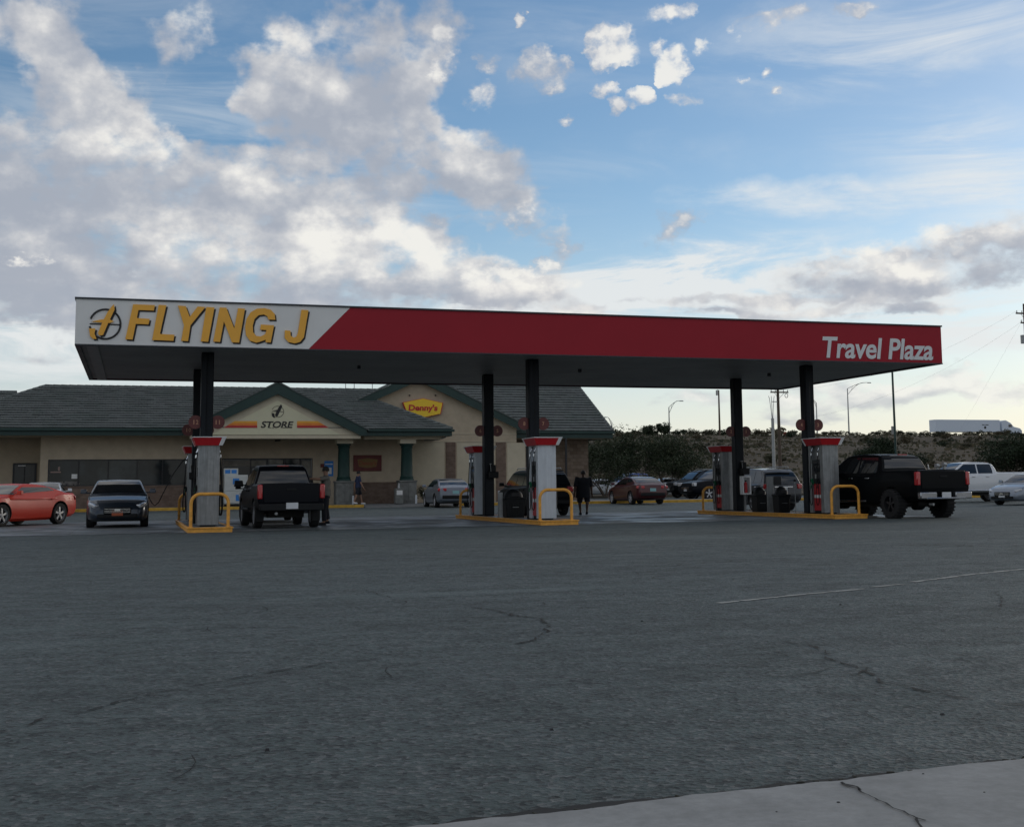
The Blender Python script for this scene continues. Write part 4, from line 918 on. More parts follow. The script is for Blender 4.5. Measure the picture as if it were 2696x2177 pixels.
m.build('gable_soffit', 'stucco_light', rs)
e0, e1 = V(1240,1142,DY).z, V(1240,1162.7,DY).z
def vx(sx): return V(sx, 1200, DY).x
MB().b2(16.4,DY-.03,e0-.02,xR-.3,DY-.001,e0+.02).b2(16.4,DY-.035,e1-.02,xR-.3,DY-.001,e1+.03).build('score_line', 'stucco_light', rs)
for a, b in ((1174,1199),(1306,1331)): MB().b2(vx(a),DY-.07,ZG,vx(b),DY-.001,e1-.021).build('pilaster', 'brick', rs)
for a, b in ((1076,1171),(1202,1303),(1334,1384)): MB().b2(vx(a)+.02,DY-.022,ZG+1.0,vx(b)-.02,DY-.001,e1-.06).build('wall_panel', 'stucco_light', rs)
for q in (1078, 1146): p = V(q, 1041, DY); MB().box((p.x,DY-.06,p.z),(.07,.12,.07)).build('flood_lamp', 'black_plastic', rs, bevel=.01)
# right hand slope with its gable end
ey, ry = 38.0, 44.0
rl, rr_ = V(1194,1013,ry), V(1522,1017.5,ry); el_, er = V(1400,1133.5,ey), V(1613,1137,ey)
zr = (rl.z+rr_.z)/2; ze = (el_.z+er.z)/2
rf = courses('roof', rs, ey, ze, ry, zr, lambda t: pk.x-.2 if t > .2 else xR-.3-(t/.2)*4, lambda t: er.x+(rr_.x-er.x)*t, 18)
ridge_cap(rf, (pk.x, ry, zr+.03), (rr_.x, ry, zr+.03)); ridge_cap(rf, (er.x,ey,ze+.04), (rr_.x,ry,zr+.03))
m = MB(); m.face([(er.x,ey,ze),(er.x,52,ze),(rr_.x,ry+.1,zr)]); m.face([(pk.x,ry+.1,zr),(rr_.x,ry+.1,zr),(er.x,52,ze),(pk.x,52,ze)]); m.build('rear_roof', 'roof_tile', rs)
m = MB(); zb_ = V(1500,1153.5,ey).z
m.b2(xR-.24,ey-.04,zb_,er.x,ey+.04,ze); m.b2(er.x-.08,ey+.041,zb_,er.x,51.9,ze); m.build('fascia_board', 'green_trim', rs, bevel=.01)
MB().b2(xR-.20,ey-.17,ze-.15,er.x+.1,ey-.041,ze-.02).build('gutter', 'green_trim', rs, bevel=.02)
MB().b2(xR-.2,ey+.041,zb_+.01,er.x-.081,40.0,zb_+.05).build('eave_soffit', 'stucco', rs)
MB().b2(xR-.24,40.0,ZG,er.x-.9,51.5,zb_+.009).build('stone_wall', 'stone_veneer', rs)
q = V(1490,1180,ey); MB().b2(q.x-.06,ey-.04,ZG,q.x+.06,ey+.04,zb_-.001).build('downpipe', 'dark_frame', rs)
# yellow sign
a, b = V(1062,1049,DY-.2), V(1164.5,1098.5,DY-.2); cx, cz = (a.x+b.x)/2, (a.z+b.z)/2; w, h = (b.x-a.x)/2, (a.z-b.z)/2
sg = thing('restaurant_sign', "yellow shield shaped sign with red lettering Denny's high on the gable", 'sign', (cx, DY-.02, cz))
hx = lambda k, y: [(-w*k,y,h*.55*k),(0,y,h*k),(w*k,y,h*.55*k),(w*k*.88,y,-h*.62*k),(w*k*.05,y,-h*k),(-w*k*.78,y,-h*.66*k)]
MB().prism(hx(1.05,-.20), (0,.17,0)).build('sign_case', 'sign_red', sg); MB().prism(hx(1.0,-.225), (0,.024,0)).build('sign_face', 'sign_yellow', sg)
text("Denny's", 'lettering', 'sign_red', sg, -w*.74, w*.74, -h*.28, h*.36, -.227, .02, .05, .032, 1.0)
# ice freezer and boxes by the store front
q = V(616, 1320, 33.3)
t = thing('ice_freezer', 'white ice freezer with blue labels against the store front behind the dark red car', 'freezer', (q.x, 33.4, ZG))
MB().b2(-.52,-.45,.12,.66,.45,1.62).build('cabinet', 'ice_white_shaded', t, bevel=.03); MB().b2(-.45,-.4,0,.6,.4,.119).build('base', 'black_plastic', t)
MB().b2(-.50,-.475,.80,.64,-.451,1.56).build('door', 'ice_white_shaded', t, bevel=.02); MB().b2(-.50,-.475,.17,.64,-.451,.77).build('door', 'ice_white_shaded', t, bevel=.02)
m = MB(); m.b2(-.10,-.49,1.14,.22,-.4755,1.44); m.b2(.06,-.49,.28,.38,-.4755,.60); m.build('label', 'blue_sign', t)
t = thing('water_boxes', 'short stack of white boxes with blue print on top of the ice freezer', 'box', (q.x-.18, 33.4, ZG+1.62))
MB().b2(-.36,-.25,0,.36,.25,.34).build('carton', 'ice_white_shaded', t, bevel=.01); MB().b2(-.30,-.262,.08,-.04,-.2505,.27).b2(.02,-.262,.08,.28,-.2505,.27).build('print', 'blue_sign', t)
q = V(1046, 1321, 33.6)
t = thing('litter_bin', 'grey stone litter bin with a white notice left of the right green post', 'bin', (q.x, 33.2, ZG))
MB().box((0,0,.42),(.44,.44,.84)).build('body', 'pedestal_stone', t, bevel=.02); MB().cyl((0,0,.84),(0,0,1.12),.07,.04,seg=12).build('ash_post', 'galvanised', t); MB().b2(-.16,-.236,.48,.16,-.2205,.72).build('notice', 'paper', t)
for sx, lab in ((1290, 'short white bollard stub beside the walking man'), (1735, 'short white bollard stub right of the right green post')):
    q = V(450+.37209*sx, 1318, 33.1); t = thing('bollard', lab, 'bollard', (q.x, 33.1, ZG), group='short white bollards on the walk')
    MB().cyl((0,0,0),(0,0,.44),.055,seg=14).build('pipe', 'white_enamel', t, smooth=50); MB().cyl((0,0,.44),(0,0,.47),.055,.03,seg=14).build('cap', 'white_enamel', t, smooth=50)
# roof aerials
for sx, y, h, lab in ((1236,1,1.7,'thin aerial left of the forked one on the store ridge'), (1297,1,2.0,'forked aerial on the store ridge left of the big gable'), (1425,1,1.5,'thin aerial nearest the big gable'), (0,0,0,'')):
    if not h: continue
    q = V(450+.37209*sx, 1024, 40); t = thing('roof_aerial', lab, 'aerial', (q.x, 40, 6.05), group='aerials on the roof')
    m = MB(); m.cyl((0,0,0),(0,0,h),.022,seg=6)
    if sx == 1297: m.tube([(-.16,0,h+.1),(-.14,0,h-.05),(0,0,h-.2),(.14,0,h-.05),(.16,0,h+.1)], .022, 6)
    m.build('rod', 'galvanised', t); MB().box((0,0,.03),(.14,.14,.06)).build('foot', 'galvanised', t)

# ------------------------------------------------------------------ vehicles (nose towards +x, left side towards +y)
def wheel(parent, x, y, r, w, rimmat='rim', spokes=5, chunky=False):
    s = 1 if y > 0 else -1
    o = bpy.data.objects.new('wheel', None); C.objects.link(o); o.parent = parent; o.location = (x, y, r)
    o.empty_display_size = .1
    k = .69 if not chunky else .55
    prof = [(-.5*w,k*r),(-.5*w,r*.93),(-.42*w,r*.99),(-.2*w,r),(.2*w,r),(.42*w,r*.99),(.5*w,r*.93),(.5*w,k*r)]
    m = MB(); n = 28; rings = [[(rr*math.cos(2*PI*i/n), yy, rr*math.sin(2*PI*i/n)) for i in range(n)] for yy, rr in prof]
    m.loft(rings, cap=False, closed=False)
    if chunky:
        for i in range(24):
            a = 2*PI*i/24
            m.box((r*1.0*math.cos(a), 0, r*1.0*math.sin(a)), (.05, w*.96, .05), Matrix.Rotation(-a, 3, 'Y'))
    m.build('tyre', 'tyre', o, smooth=40)
    m = MB(); kk = k*r
    m.loft([[(kk*math.cos(2*PI*i/n), yy, kk*math.sin(2*PI*i/n)) for i in range(n)] for yy in (-.46*w, .46*w)], cap=False)
    m.loft([[(kk*.99*math.cos(2*PI*i/n), s*yy, kk*.99*math.sin(2*PI*i/n)) for i in range(n)] for yy in (.02*w, .05*w)], cap=True, mi=1)
    m.cyl((0,s*.1*w,0),(0,s*.44*w,0),kk*.24,kk*.2,14)
    for i in range(spokes):
        a = 2*PI*i/spokes+.3; d = Vector((math.cos(a), 0, math.sin(a))); e = Vector((-math.sin(a), 0, math.cos(a)))
        m.prism([d*kk*.15+e*kk*.10+Vector((0,s*.40*w,0)), d*kk*.98+e*kk*.15+Vector((0,s*.36*w,0)), d*kk*.98-e*kk*.15+Vector((0,s*.36*w,0)), d*kk*.15-e*kk*.10+Vector((0,s*.40*w,0))], (0,-s*.12*w,0))
    m.build('rim', [rimmat, 'dark_rim'], o, smooth=30)
def boolean(o, cutter):
    b = o.modifiers.new('cut', 'BOOLEAN'); b.operation = 'DIFFERENCE'; b.object = cutter; b.solver = 'EXACT'; b.material_mode = 'INDEX'
    bpy.context.view_layer.update()
    me = bpy.data.meshes.new_from_object(o.evaluated_get(bpy.context.evaluated_depsgraph_get())); o.modifiers.remove(b)
    old = o.data; o.data = me; bpy.data.meshes.remove(old); return o

TYPES = dict(
 sedan=dict(L=4.80, W=1.83, wb=2.78, r=.335, rx=-1.38, belt=.995, st=[(-2.40,.74,.42,.78),(-2.36,.98,.34,.86),(-2.22,1.07,.26,.93),(-1.80,1.08,.22,.98),(-1.2,1.01,.19,1),(0,.97,.17,1),(.95,.98,.17,1),(1.45,.93,.18,.995),(1.95,.83,.19,.95),(2.25,.72,.21,.86),(2.38,.58,.26,.74),(2.41,.46,.32,.66)],
    gh=[(-2.02,1.05),(-1.45,1.30),(-1.0,1.42),(-.45,1.45),(.0,1.435),(.35,1.38),(1.18,.97)], win=(-1.45,-.62,-.56,.30,.34,.92), nwin=2),
 coupe=dict(L=4.84, W=1.91, wb=2.85, r=.36, rx=-1.46, belt=.985, st=[(-2.42,.70,.40,.84),(-2.38,1.00,.32,.90),(-2.25,1.06,.26,.95),(-1.6,1.06,.2,1.0),(-1.0,.98,.17,.97),(0,.95,.16,.96),(.9,.97,.16,.98),(1.4,.96,.17,1.0),(1.95,.86,.18,.97),(2.28,.72,.2,.90),(2.40,.52,.24,.80),(2.42,.40,.28,.74)],
    gh=[(-2.0,1.04),(-1.35,1.22),(-.85,1.33),(-.3,1.38),(.1,1.365),(.28,1.33),(1.08,.96)], win=(-1.30,-.62,-.60,.72,0,0), nwin=1),
 suv=dict(L=4.70, W=1.82, wb=2.67, r=.36, rx=-1.32, belt=1.09, st=[(-2.34,.80,.46,.84),(-2.31,1.04,.38,.90),(-2.18,1.12,.32,.95),(-1.6,1.11,.26,1),(-.6,1.08,.24,1),(.5,1.07,.24,1),(1.05,1.08,.24,1),(1.55,1.03,.25,.99),(2.0,.95,.27,.94),(2.24,.82,.3,.86),(2.34,.62,.36,.76),(2.36,.5,.4,.7)],
    gh=[(-2.26,1.10),(-2.10,1.42),(-1.93,1.60),(-1.65,1.68),(-.9,1.72),(-.1,1.72),(.35,1.66),(.62,1.55),(1.25,1.07)], win=(-1.95,-1.35,-1.28,-.42,-.36,.62), nwin=3),
 pickup=dict(L=5.30, W=1.85, wb=3.24, r=.385, rx=-1.58, belt=1.175, st=[(-2.65,1.20,.60,.96),(-2.62,1.24,.55,.985),(-2.4,1.25,.50,1),(-.9,1.25,.42,1),(-.6,1.18,.38,1),(.7,1.15,.38,1),(1.35,1.16,.38,1),(1.8,1.12,.4,1),(2.3,1.05,.42,.97),(2.55,.95,.46,.90),(2.64,.75,.5,.84),(2.66,.6,.52,.8)],
    gh=[(-.95,1.20),(-.84,1.62),(-.66,1.76),(-.1,1.80),(.5,1.79),(.72,1.72),(1.42,1.15)], win=(-.62,-.02,.04,.98,0,0), nwin=2, bed=(-2.52,-1.0)),
 crewcab=dict(L=5.85, W=2.00, wb=3.70, r=.40, rx=-1.75, belt=1.335, st=[(-2.93,1.38,.66,.97),(-2.90,1.43,.60,.985),(-2.6,1.44,.55,1),(-1.2,1.44,.46,1),(-.9,1.34,.42,1),(.6,1.30,.42,1),(1.45,1.32,.42,1),(2.0,1.28,.44,1),(2.55,1.20,.46,.97),(2.82,1.08,.5,.90),(2.92,.85,.54,.84),(2.94,.7,.58,.8)],
    gh=[(-1.25,1.38),(-1.12,1.78),(-.92,1.93),(-.2,1.97),(.5,1.96),(.80,1.88),(1.58,1.31)], win=(-.95,-.10,-.02,1.02,0,0), nwin=2, bed=(-2.80,-1.30)),
 bigsuv=dict(L=5.20, W=2.04, wb=2.95, r=.41, rx=-1.45, belt=1.245, st=[(-2.60,.9,.5,.90),(-2.57,1.18,.44,.95),(-2.4,1.27,.4,.98),(-1.6,1.26,.36,1),(0,1.24,.34,1),(1.0,1.24,.34,1),(1.6,1.21,.36,1),(2.2,1.13,.38,.98),(2.48,1.04,.42,.92),(2.58,.8,.48,.86),(2.60,.62,.52,.82)],
    gh=[(-2.52,1.25),(-2.40,1.70),(-2.2,1.86),(-1.4,1.92),(-.2,1.92),(.35,1.87),(.60,1.78),(1.25,1.23)], win=(-2.1,-1.35,-1.28,-.30,-.22,.72), nwin=3))

def vehicle(kind, paintm, name, label, cat, loc, heading, plate='plate_white', rim='rim', lift=0.0, chrome=False, rimspokes=5, glass='glass_dark', wr=None, chunky=False, group=None, lean=0.0):
    T = TYPES[kind]; W = T['W']/2; r = wr or T['r']; L = T['L']
    t = thing(name, label, cat, loc, heading, group)
    # ---- body shell
    rings = []
    for x, zt, zb, k in T['st']:
        w = W*k; zm = zb+(zt-zb)*.52
        half = [(0,zb),(w*.84,zb),(w*.95,zb+(zt-zb)*.10),(w*.995,zb+(zt-zb)*.30),(w,zm),(w*.985,zb+(zt-zb)*.74),(w*.955,zt-.055),(w*.90,zt-.012),(w*.70,zt+.008),(0,zt+.022)]
        ring = [(x, y, z+lift) for y, z in half]+[(x, -y, z+lift) for y, z in half[-2:0:-1]]
        rings.append(ring)
    # resample along the length for smooth curves
    fine = []
    for i in range(len(rings)-1):
        a, b = rings[max(i-1, 0)], rings[i]; c, d = rings[i+1], rings[min(i+2, len(rings)-1)]
        n_ = 1 if abs(c[0][0]-b[0][0]) < .3 else 3
        for k in range(n_):
            u = k/n_; row = []
            for p, q, s_, v in zip(a, b, c, d):
                row.append(tuple(q[j]+(s_[j]-q[j])*(u*u*(3-2*u) if j else u) for j in range(3)))
            fine.append(row)
    fine.append(rings[-1])
    body = MB().loft(fine).build('body', [paintm, 'interior'], t)
    fx = T['rx']+T['wb']; ar = r*1.20
    cut = MB()
    for x in (T['rx'], fx):
        for s in (-1, 1): cut.cyl((x, s*(W-.30), r*1.02+lift*.55), (x, s*(W+.3), r*1.02+lift*.55), ar, seg=28)
    for f_ in cut.bm.faces: f_.material_index = 1
    co = cut.build('c', ['interior', 'interior'], t); boolean(body, co); bpy.data.objects.remove(co)
    if 'bed' in T:
        zt = T['st'][3][1]+lift; co = MB().b2(T['bed'][0], -W+.10, zt-.5, T['bed'][1], W-.10, zt+.3, 1).build('c', ['interior', 'interior'], t); boolean(body, co); bpy.data.objects.remove(co)
    body.data.shade_smooth(); body.data.set_sharp_from_angle(angle=math.radians(32))
    # ---- wheels
    for x in (T['rx'], fx):
        for s in (-1, 1): wheel(t, x, s*(W-.13 if not chunky else W-.08), r, .23 if not chunky else .33, rim, rimspokes, chunky)
    MB().b2(T['rx'], -W*.55, r*.75+lift*.4, fx, W*.55, T['st'][5][2]+lift+.12).build('underbody', 'interior', t)
    if chunky:
        for x in (T['rx'], fx): MB().loft([[(x+rr*math.cos(2*PI*k/12), yy, r+rr*math.sin(2*PI*k/12)) for k in range(12)] for yy, rr in ((-W+.2,.07),(-.22,.07),(-.14,.20),(.14,.20),(.22,.07),(W-.2,.07))]).build('axle', 'black_plastic', t, smooth=40)
    # ---- greenhouse
    g = T['gh']; zt = max(z for x, z in g); zb = T['belt']-.02; wb_, wr_ = W*.915, W*.70
    hw = lambda z: wb_+(wr_-wb_)*((z-zb)/(zt-zb))
    gg = []
    for i in range(len(g)-1):
        for k in range(2): u = k/2; gg.append((g[i][0]+(g[i+1][0]-g[i][0])*u, g[i][1]+(g[i+1][1]-g[i][1])*u))
    gg.append(g[-1])
    for _ in range(1): gg = [gg[0]]+[((gg[i-1][0]+gg[i][0]*2+gg[i+1][0])/4, (gg[i-1][1]+gg[i][1]*2+gg[i+1][1])/4) for i in range(1, len(gg)-1)]+[gg[-1]]
    m = MB()
    base = [(gg[0][0], zb-.12)]+gg+[(gg[-1][0], zb-.12)]
    Lp = [m.bm.verts.new((x, hw(z), z+lift)) for x, z in base]; Rp = [m.bm.verts.new((x, -hw(z), z+lift)) for x, z in base]
    Cp = [m.bm.verts.new((x, 0, z+lift+(.02 if 1 <= i < len(base)-1 else 0))) for i, (x, z) in enumerate(base)]
    m.bm.faces.new(Lp); m.bm.faces.new(Rp[::-1]); n_ = len(base)
    for i in range(n_):
        j = (i+1) % n_; m.bm.faces.new((Lp[i], Lp[j], Cp[j], Cp[i])); m.bm.faces.new((Cp[i], Cp[j], Rp[j], Rp[i]))
    cab = m.build('cabin', paintm, t, bevel=.045, seg=3)
    # ---- glass, lying on the cabin's planes
    x0, x1 = g[0], g[-1]
    zlo, zhi = T['belt']+.045, zt-.115
    def on_prof(front, z):
        P_ = gg if not front else gg[::-1]
        for (xa, za), (xb, zb_) in zip(P_, P_[1:]):
            if (za-z)*(zb_-z) <= 0 and abs(za-zb_) > 1e-6: return xa+(xb-xa)*(z-za)/(zb_-za)
        return P_[0][0]
    W_ = T['win']; sw = []
    nw = T['nwin']
    spl = [W_[2*i:2*i+2] for i in range(nw)]
    for s in (-1, 1):
        for i, (a, b) in enumerate(spl):
            pts = []
            xr0, xr1 = on_prof(False, zlo)+.10, on_prof(True, zlo)-.12
            for z in (zlo, (zlo+zhi)/2, zhi):
                rr0 = max(a, on_prof(False, z)+.13) if i == 0 else a
                pts.append((rr0, z))
            right = []
            for z in (zhi, (zlo+zhi)/2, zlo):
                e = on_prof(True, z)-.13; right.append((min(b, e) if i < nw-1 else e, z))
            q = [(x, z) for x, z in pts+right]
            m = MB(); nrm = Vector((0, s*1, (wb_-wr_)/(zt-zb))).normalized()
            m.prism([Vector((x, s*hw(z), z+lift))+nrm*.006 for x, z in q][::s], nrm*-.012); m.build('side_window', glass, t)
    def panel(front, name_):
        P_ = gg[::-1] if front else gg
        # follow the profile from the base up to the roof edge
        za, zc = (T['belt']+.04, zt-.06); ps = []
        for k in range(5):
            z = za+(zc-za)*k/4; ps.append((on_prof(front, z), z))
        m = MB(); A = []
        for i in range(4):
            (xa, z1), (xb, z2) = ps[i], ps[i+1]; d = Vector((xb-xa, 0, z2-z1)); nn = Vector((-d.z, 0, d.x)) if not front else Vector((d.z, 0, -d.x)); nn.normalize()
            if nn.z < 0: nn = -nn
            o = nn*.012; e = .065
            for s in (-1, 1):
                m.face([Vector((xa, 0, z1+lift+.016))+o, Vector((xb, 0, z2+lift+.016))+o, Vector((xb, s*(hw(z2)-e), z2+lift))+o, Vector((xa, s*(hw(z1)-e), z1+lift))+o])
        bmesh.ops.remove_doubles(m.bm, verts=m.bm.verts, dist=.004)
        return m.build(name_, glass, t, smooth=60)
    panel(True, 'windscreen'); rw = panel(False, 'rear_window')
    # ---- fittings
    xr, xf = T['st'][0][0], T['st'][-1][0]; trunk = 'bed' in T
    zlight = {'sedan':.80,'coupe':.80,'suv':.98,'pickup':1.02,'crewcab':1.18,'bigsuv':1.12}[kind]+lift
    for s in (-1, 1):
        if trunk: m = MB().box((xr+.045, s*(W*.94-.01), zlight-.0), (.15, .14, .40))
        elif kind in ('suv', 'bigsuv'): m = MB().box((xr+.10, s*W*.80, zlight), (.18, .26, .20), Matrix.Rotation(-s*.35, 3, 'Z'))
        else: m = MB().box((xr+.13, s*W*.72, zlight+.09), (.18, .44, .15), Matrix.Rotation(-s*.36, 3, 'Z'))
        m.build('tail_light', 'red_lamp', t, bevel=.03)
        hx = {'sedan':2.18,'coupe':2.20,'suv':2.14,'pickup':2.52,'crewcab':2.80,'bigsuv':2.46}[kind]; hz_ = {'sedan':.66,'coupe':.66,'suv':.84,'pickup':.88,'crewcab':1.02,'bigsuv':.98}[kind]+lift
        if trunk or kind == 'bigsuv': m = MB().box((hx, s*W*.78, hz_), (.20, .36, .22), Matrix.Rotation(s*-.2, 3, 'Z'))
        else: m = MB().box((hx-.015, s*W*.71, hz_+.01), (.36, .27, .11), Matrix.Rotation(s*-.62, 3, 'Z') @ Matrix.Rotation(.26, 3, 'Y'))
        m.build('headlight', 'clear_lamp', t, bevel=.03)
        # door mirror
        mx = g[-1][0]-.32; mz = T['belt']+.10+lift; k_ = 1.35 if trunk else 1.0
        mm = MB().box((mx, s*(W+.10*k_), mz), (.14*k_, .20*k_, .14*k_), taper=.85).box((mx, s*(W-.02), mz-.05), (.06, .16, .04)); mm.build('door_mirror', paintm if kind in ('coupe','sedan') else 'black_plastic', t, bevel=.025)
        dh = T['belt']-.12+lift
        for a in ([spl[0][0]+.25, spl[1][0]+.15] if nw > 1 else [spl[0][0]+.15]): MB().b2(a, s*W*.985-.012, dh-.015, a+.20, s*W*.985+.022, dh+.02).build('door_handle', 'chrome' if chrome else paintm, t, bevel=.008)
    grz = T['st'][-2][1]-.02+lift
    gm = MB(); gm.box((xf-.025, 0, grz-.05), (.12, W*.86 if not trunk else W*1.1, .20 if not trunk else .34)); gr = gm.build('grille', 'black_plastic', t, bevel=.03)
    bars = MB()
    for k in range(3): bars.box((xf+.038, 0, grz-.10+k*.05), (.012, W*.80, .012))
    bars.box((xf+.046, 0, grz-.03), (.012, .16, .07)); bars.build('grille_bars', 'chrome', gr)
    lo = T['st'][-1][2]+lift
    MB().box((xf-.06, 0, lo+.03), (.16, W*1.25, .12)).build('lower_intake', 'black_plastic', t, bevel=.02)
    MB().box((xf+.02 if kind not in ('pickup','crewcab') else xf+.03, 0, lo+.12), (.03, .32, .16)).build('licence_plate', plate, t)
    # rear
    if trunk:
        MB().box((xr+.01, 0, zlight-.04), (.05, W*1.66, .54)).build('tailgate', paintm, t, bevel=.02)
        MB().box((xr-.02, 0, zlight+.06), (.02, .26, .06)).build('tailgate_handle', 'black_plastic', t, bevel=.01)
        zb_ = T['st'][0][2]+lift; m = MB()
        if chrome:
            for s in (-1, 1): m.box((xr-.05, s*W*.66, zb_+.02), (.16, W*.62, .20))
            m.box((xr-.04, 0, zb_-.06), (.20, W*1.5, .06)); m.build('rear_bumper', 'dull_chrome', t, bevel=.03)
        else:
            m.box((xr-.05, 0, zb_-.01), (.20, W*1.9, .20)).build('rear_bumper', 'black_plastic', t, bevel=.03)
        MB().box((xr-.12 if chrome else xr-.165, 0, zb_+.03), (.02, .33, .17)).build('licence_plate', plate, t)
        for s in (-1, 1) if kind == 'pickup' else (): MB().box((T['rx']-r*1.2, s*(W-.14), r*.95), (.02,.22,.34)).build('mud_flap', 'black_plastic', t)
        for s in (-1, 1): MB().tube([(-.6, s*(W+.02), .52+lift*.8), (1.1, s*(W+.02), .52+lift*.8)], .035, 8).build('side_step', 'chrome' if chrome else 'black_plastic', t, smooth=50)
        MB().cyl((xr+.1,W*.45,.42+lift*.6),(xr-.06,W*.45,.42+lift*.6),.04,seg=10).build('exhaust_pipe', 'galvanised', t)
        MB().box((gg[0][0]+.13, 0, zt+lift-.035), (.05,.34,.03)).build('brake_lamp', 'red_lamp', t, bevel=.005)
    else:
        MB().box((xr+.02, 0, (.52 if kind != 'bigsuv' else .65)+lift), (.10, W*1.5, .17)).build('rear_bumper', 'black_plastic', t, bevel=.03)
        MB().box((xr-.012, 0, (.76 if kind in ('sedan','coupe') else .86)+lift), (.02, .33, .16)).build('licence_plate', plate, t)
        if kind in ('suv', 'bigsuv'):
            for s in (-1, 1): MB().tube([(-1.7, s*W*.66, zt+.02+lift), (-1.6, s*W*.66, zt+.06+lift), (0, s*W*.66, zt+.07+lift), (.15, s*W*.66, zt+.01+lift)], .018, 6).build('roof_rail', 'galvanised', t)
            MB().box((g[0][0]+.22, 0, zt+lift-.05), (.20, W*1.2, .04)).build('spoiler', paintm, t, bevel=.015)
            MB().box((xr-.01, 0, zlight-.02), (.02, W*.9, .05)).build('trim_strip', 'chrome', t, bevel=.008)
    return t
def fwd(deg): return math.radians(deg)
def put(px, py, back, heading, side=0.0):
    """ground point seen at the photo pixel, moved along and across the heading to reach the vehicle's middle"""
    p = GG(px, py); a = math.radians(heading); f = Vector((math.cos(a), math.sin(a), 0)); l = Vector((-math.sin(a), math.cos(a), 0))
    q = p+f*back+l*side; return (q.x, q.y, gz(q.x, q.y)+.008)
M('paint_camaro', (.60,.028,.008), .42, 0, .04, 2, coat=.12, spec=.3); paint('blue_grey', (.022,.032,.048), .45); M('paint_black', (.003,.004,.005), .45, 0, .05, 2, coat=.04, spec=.10); M('paint_black2', (.004,.005,.008), .42, 0, .05, 2, coat=.05, spec=.12); paint('maroon', (.060,.010,.012), .4)
paint('dark_red', (.055,.005,.008), .3); paint('silver', (.22,.25,.295), .6, .35); paint('silver2', (.42,.44,.46), .6, .35); paint('grey', (.022,.025,.032), .3, .3); paint('white', (.66,.68,.70), 0, .35); paint('blue', (.015,.055,.26), .4)
# red coupe
pr_, pf_ = GG(159, 1380), GG(8, 1383); ang = math.degrees(math.atan2((pf_-pr_).y, (pf_-pr_).x))
def xy(p): return '%.2f,%.2f' % (p.x, p.y)
print('camaro', xy(pr_), xy(pf_), (pf_-pr_).length, ang)
hd = 235.5; a = math.radians(hd); f = Vector((math.cos(a), math.sin(a), 0)); l = Vector((-math.sin(a), math.cos(a), 0))
p = pr_+f*1.46-l*.95
vehicle('coupe', 'paint_camaro', 'coupe', 'orange red sports coupe cut off by the left edge of the photo', 'car', (p.x, p.y, .006), a)
vehicle('sedan', 'paint_blue_grey', 'sedan', 'dark blue grey sedan facing the road with an orange number plate', 'car', (1.10, 5.42+2.41, .008), math.radians(-90), 'plate_orange')
vehicle('sedan', 'paint_white', 'sedan', 'white sedan parked at the store behind the red coupe', 'car', (V(119,1300,28.5).x, 28.8, gz(0,28.8)), math.radians(90))
vehicle('pickup', 'paint_black2', 'pickup_truck', 'black compact pickup with a white plate stopped beside the left island', 'pickup', (5.66, .91+2.65, .008), math.radians(91.5))
rs_ = GG(628, 1373)
vehicle('suv', 'paint_maroon', 'suv', 'dark red SUV mostly hidden ahead of the black compact pickup', 'SUV', (rs_.x+1.02, 8.1+2.2, .008), math.radians(91), rim='dark_rim')
vehicle('sedan', 'paint_silver', 'sedan', 'silver blue sedan parked by the restaurant left of the middle island', 'car', (V(1192,1300,27.8).x+.1, 29.6, gz(0,29.6)), math.radians(88), plate='plate_teal')
vehicle('suv', 'paint_black', 'suv', 'black SUV with red tail lights behind the middle island', 'SUV', (16.30, 10.0+2.35, .008), math.radians(90))
vehicle('suv', 'paint_grey', 'suv', 'grey SUV with chrome trim seen behind the bins of the right island', 'SUV', (26.45, 11.0+2.3, .008), math.radians(90), chrome=True)
vehicle('sedan', 'paint_dark_red', 'sedan', 'dark red sedan with a pale green plate parked before the trees', 'car', (V(1706,1300,27.0).x+.25, 29.3, gz(0,29.3)), math.radians(90), plate='plate_teal')
rl_, rr2 = GG(2371, 1364), GG(2493, 1363); fl_ = GG(2317, 1355)
print('ram', xy(rl_), xy(rr2), xy(fl_))
vehicle('crewcab', 'paint_black', 'pickup_truck', 'big lifted black pickup with chrome bumper right of the canopy', 'pickup', (24.22, .38, .008), math.radians(96), rim='dark_rim', lift=.0, wr=.43, chunky=True, chrome=True)
ram_pos = Vector((24.33, .38, 0))
p = GG(2562, 1322); vehicle('crewcab', 'paint_white', 'pickup_truck', 'white crew cab pickup parked beyond the lifted black pickup', 'pickup', (p.x+.35, p.y+.9, gz(0,p.y)), math.radians(177), chrome=True, lift=.10)
p = GG(2655, 1330); vehicle('sedan', 'paint_silver', 'sedan', 'silver sedan at the right edge of the photo by the white pickup', 'car', (p.x+2.0, p.y+.9, gz(0,p.y)), math.radians(200))
def at_depth(px, Y, z=None): q = V(px, 1290, Y); return (q.x, Y, gz(q.x, Y)+.006)
vehicle('bigsuv', 'paint_black', 'suv', 'large black SUV with bright wheel parked right of the dark red sedan', 'SUV', at_depth(1848, 47), math.radians(183), rim='chrome')
vehicle('bigsuv', 'paint_black2', 'pickup_truck', 'black truck nose with white headlight beside the rear pump of the right island', 'pickup', at_depth(1898, 37.8), math.radians(188), group=None)
vehicle('crewcab', 'paint_blue', 'pickup_truck', 'bright blue pickup parked behind the thin tree trunks', 'pickup', at_depth(1668, 70), math.radians(192), chrome=True)
vehicle('sedan', 'paint_white', 'sedan', 'white car of which only the roof shows behind the dark red sedan', 'car', at_depth(1752, 58), math.radians(180))
vehicle('sedan', 'paint_silver2', 'sedan', 'pale car low between the person in black and the blue pickup', 'car', at_depth(1568, 66), math.radians(190))
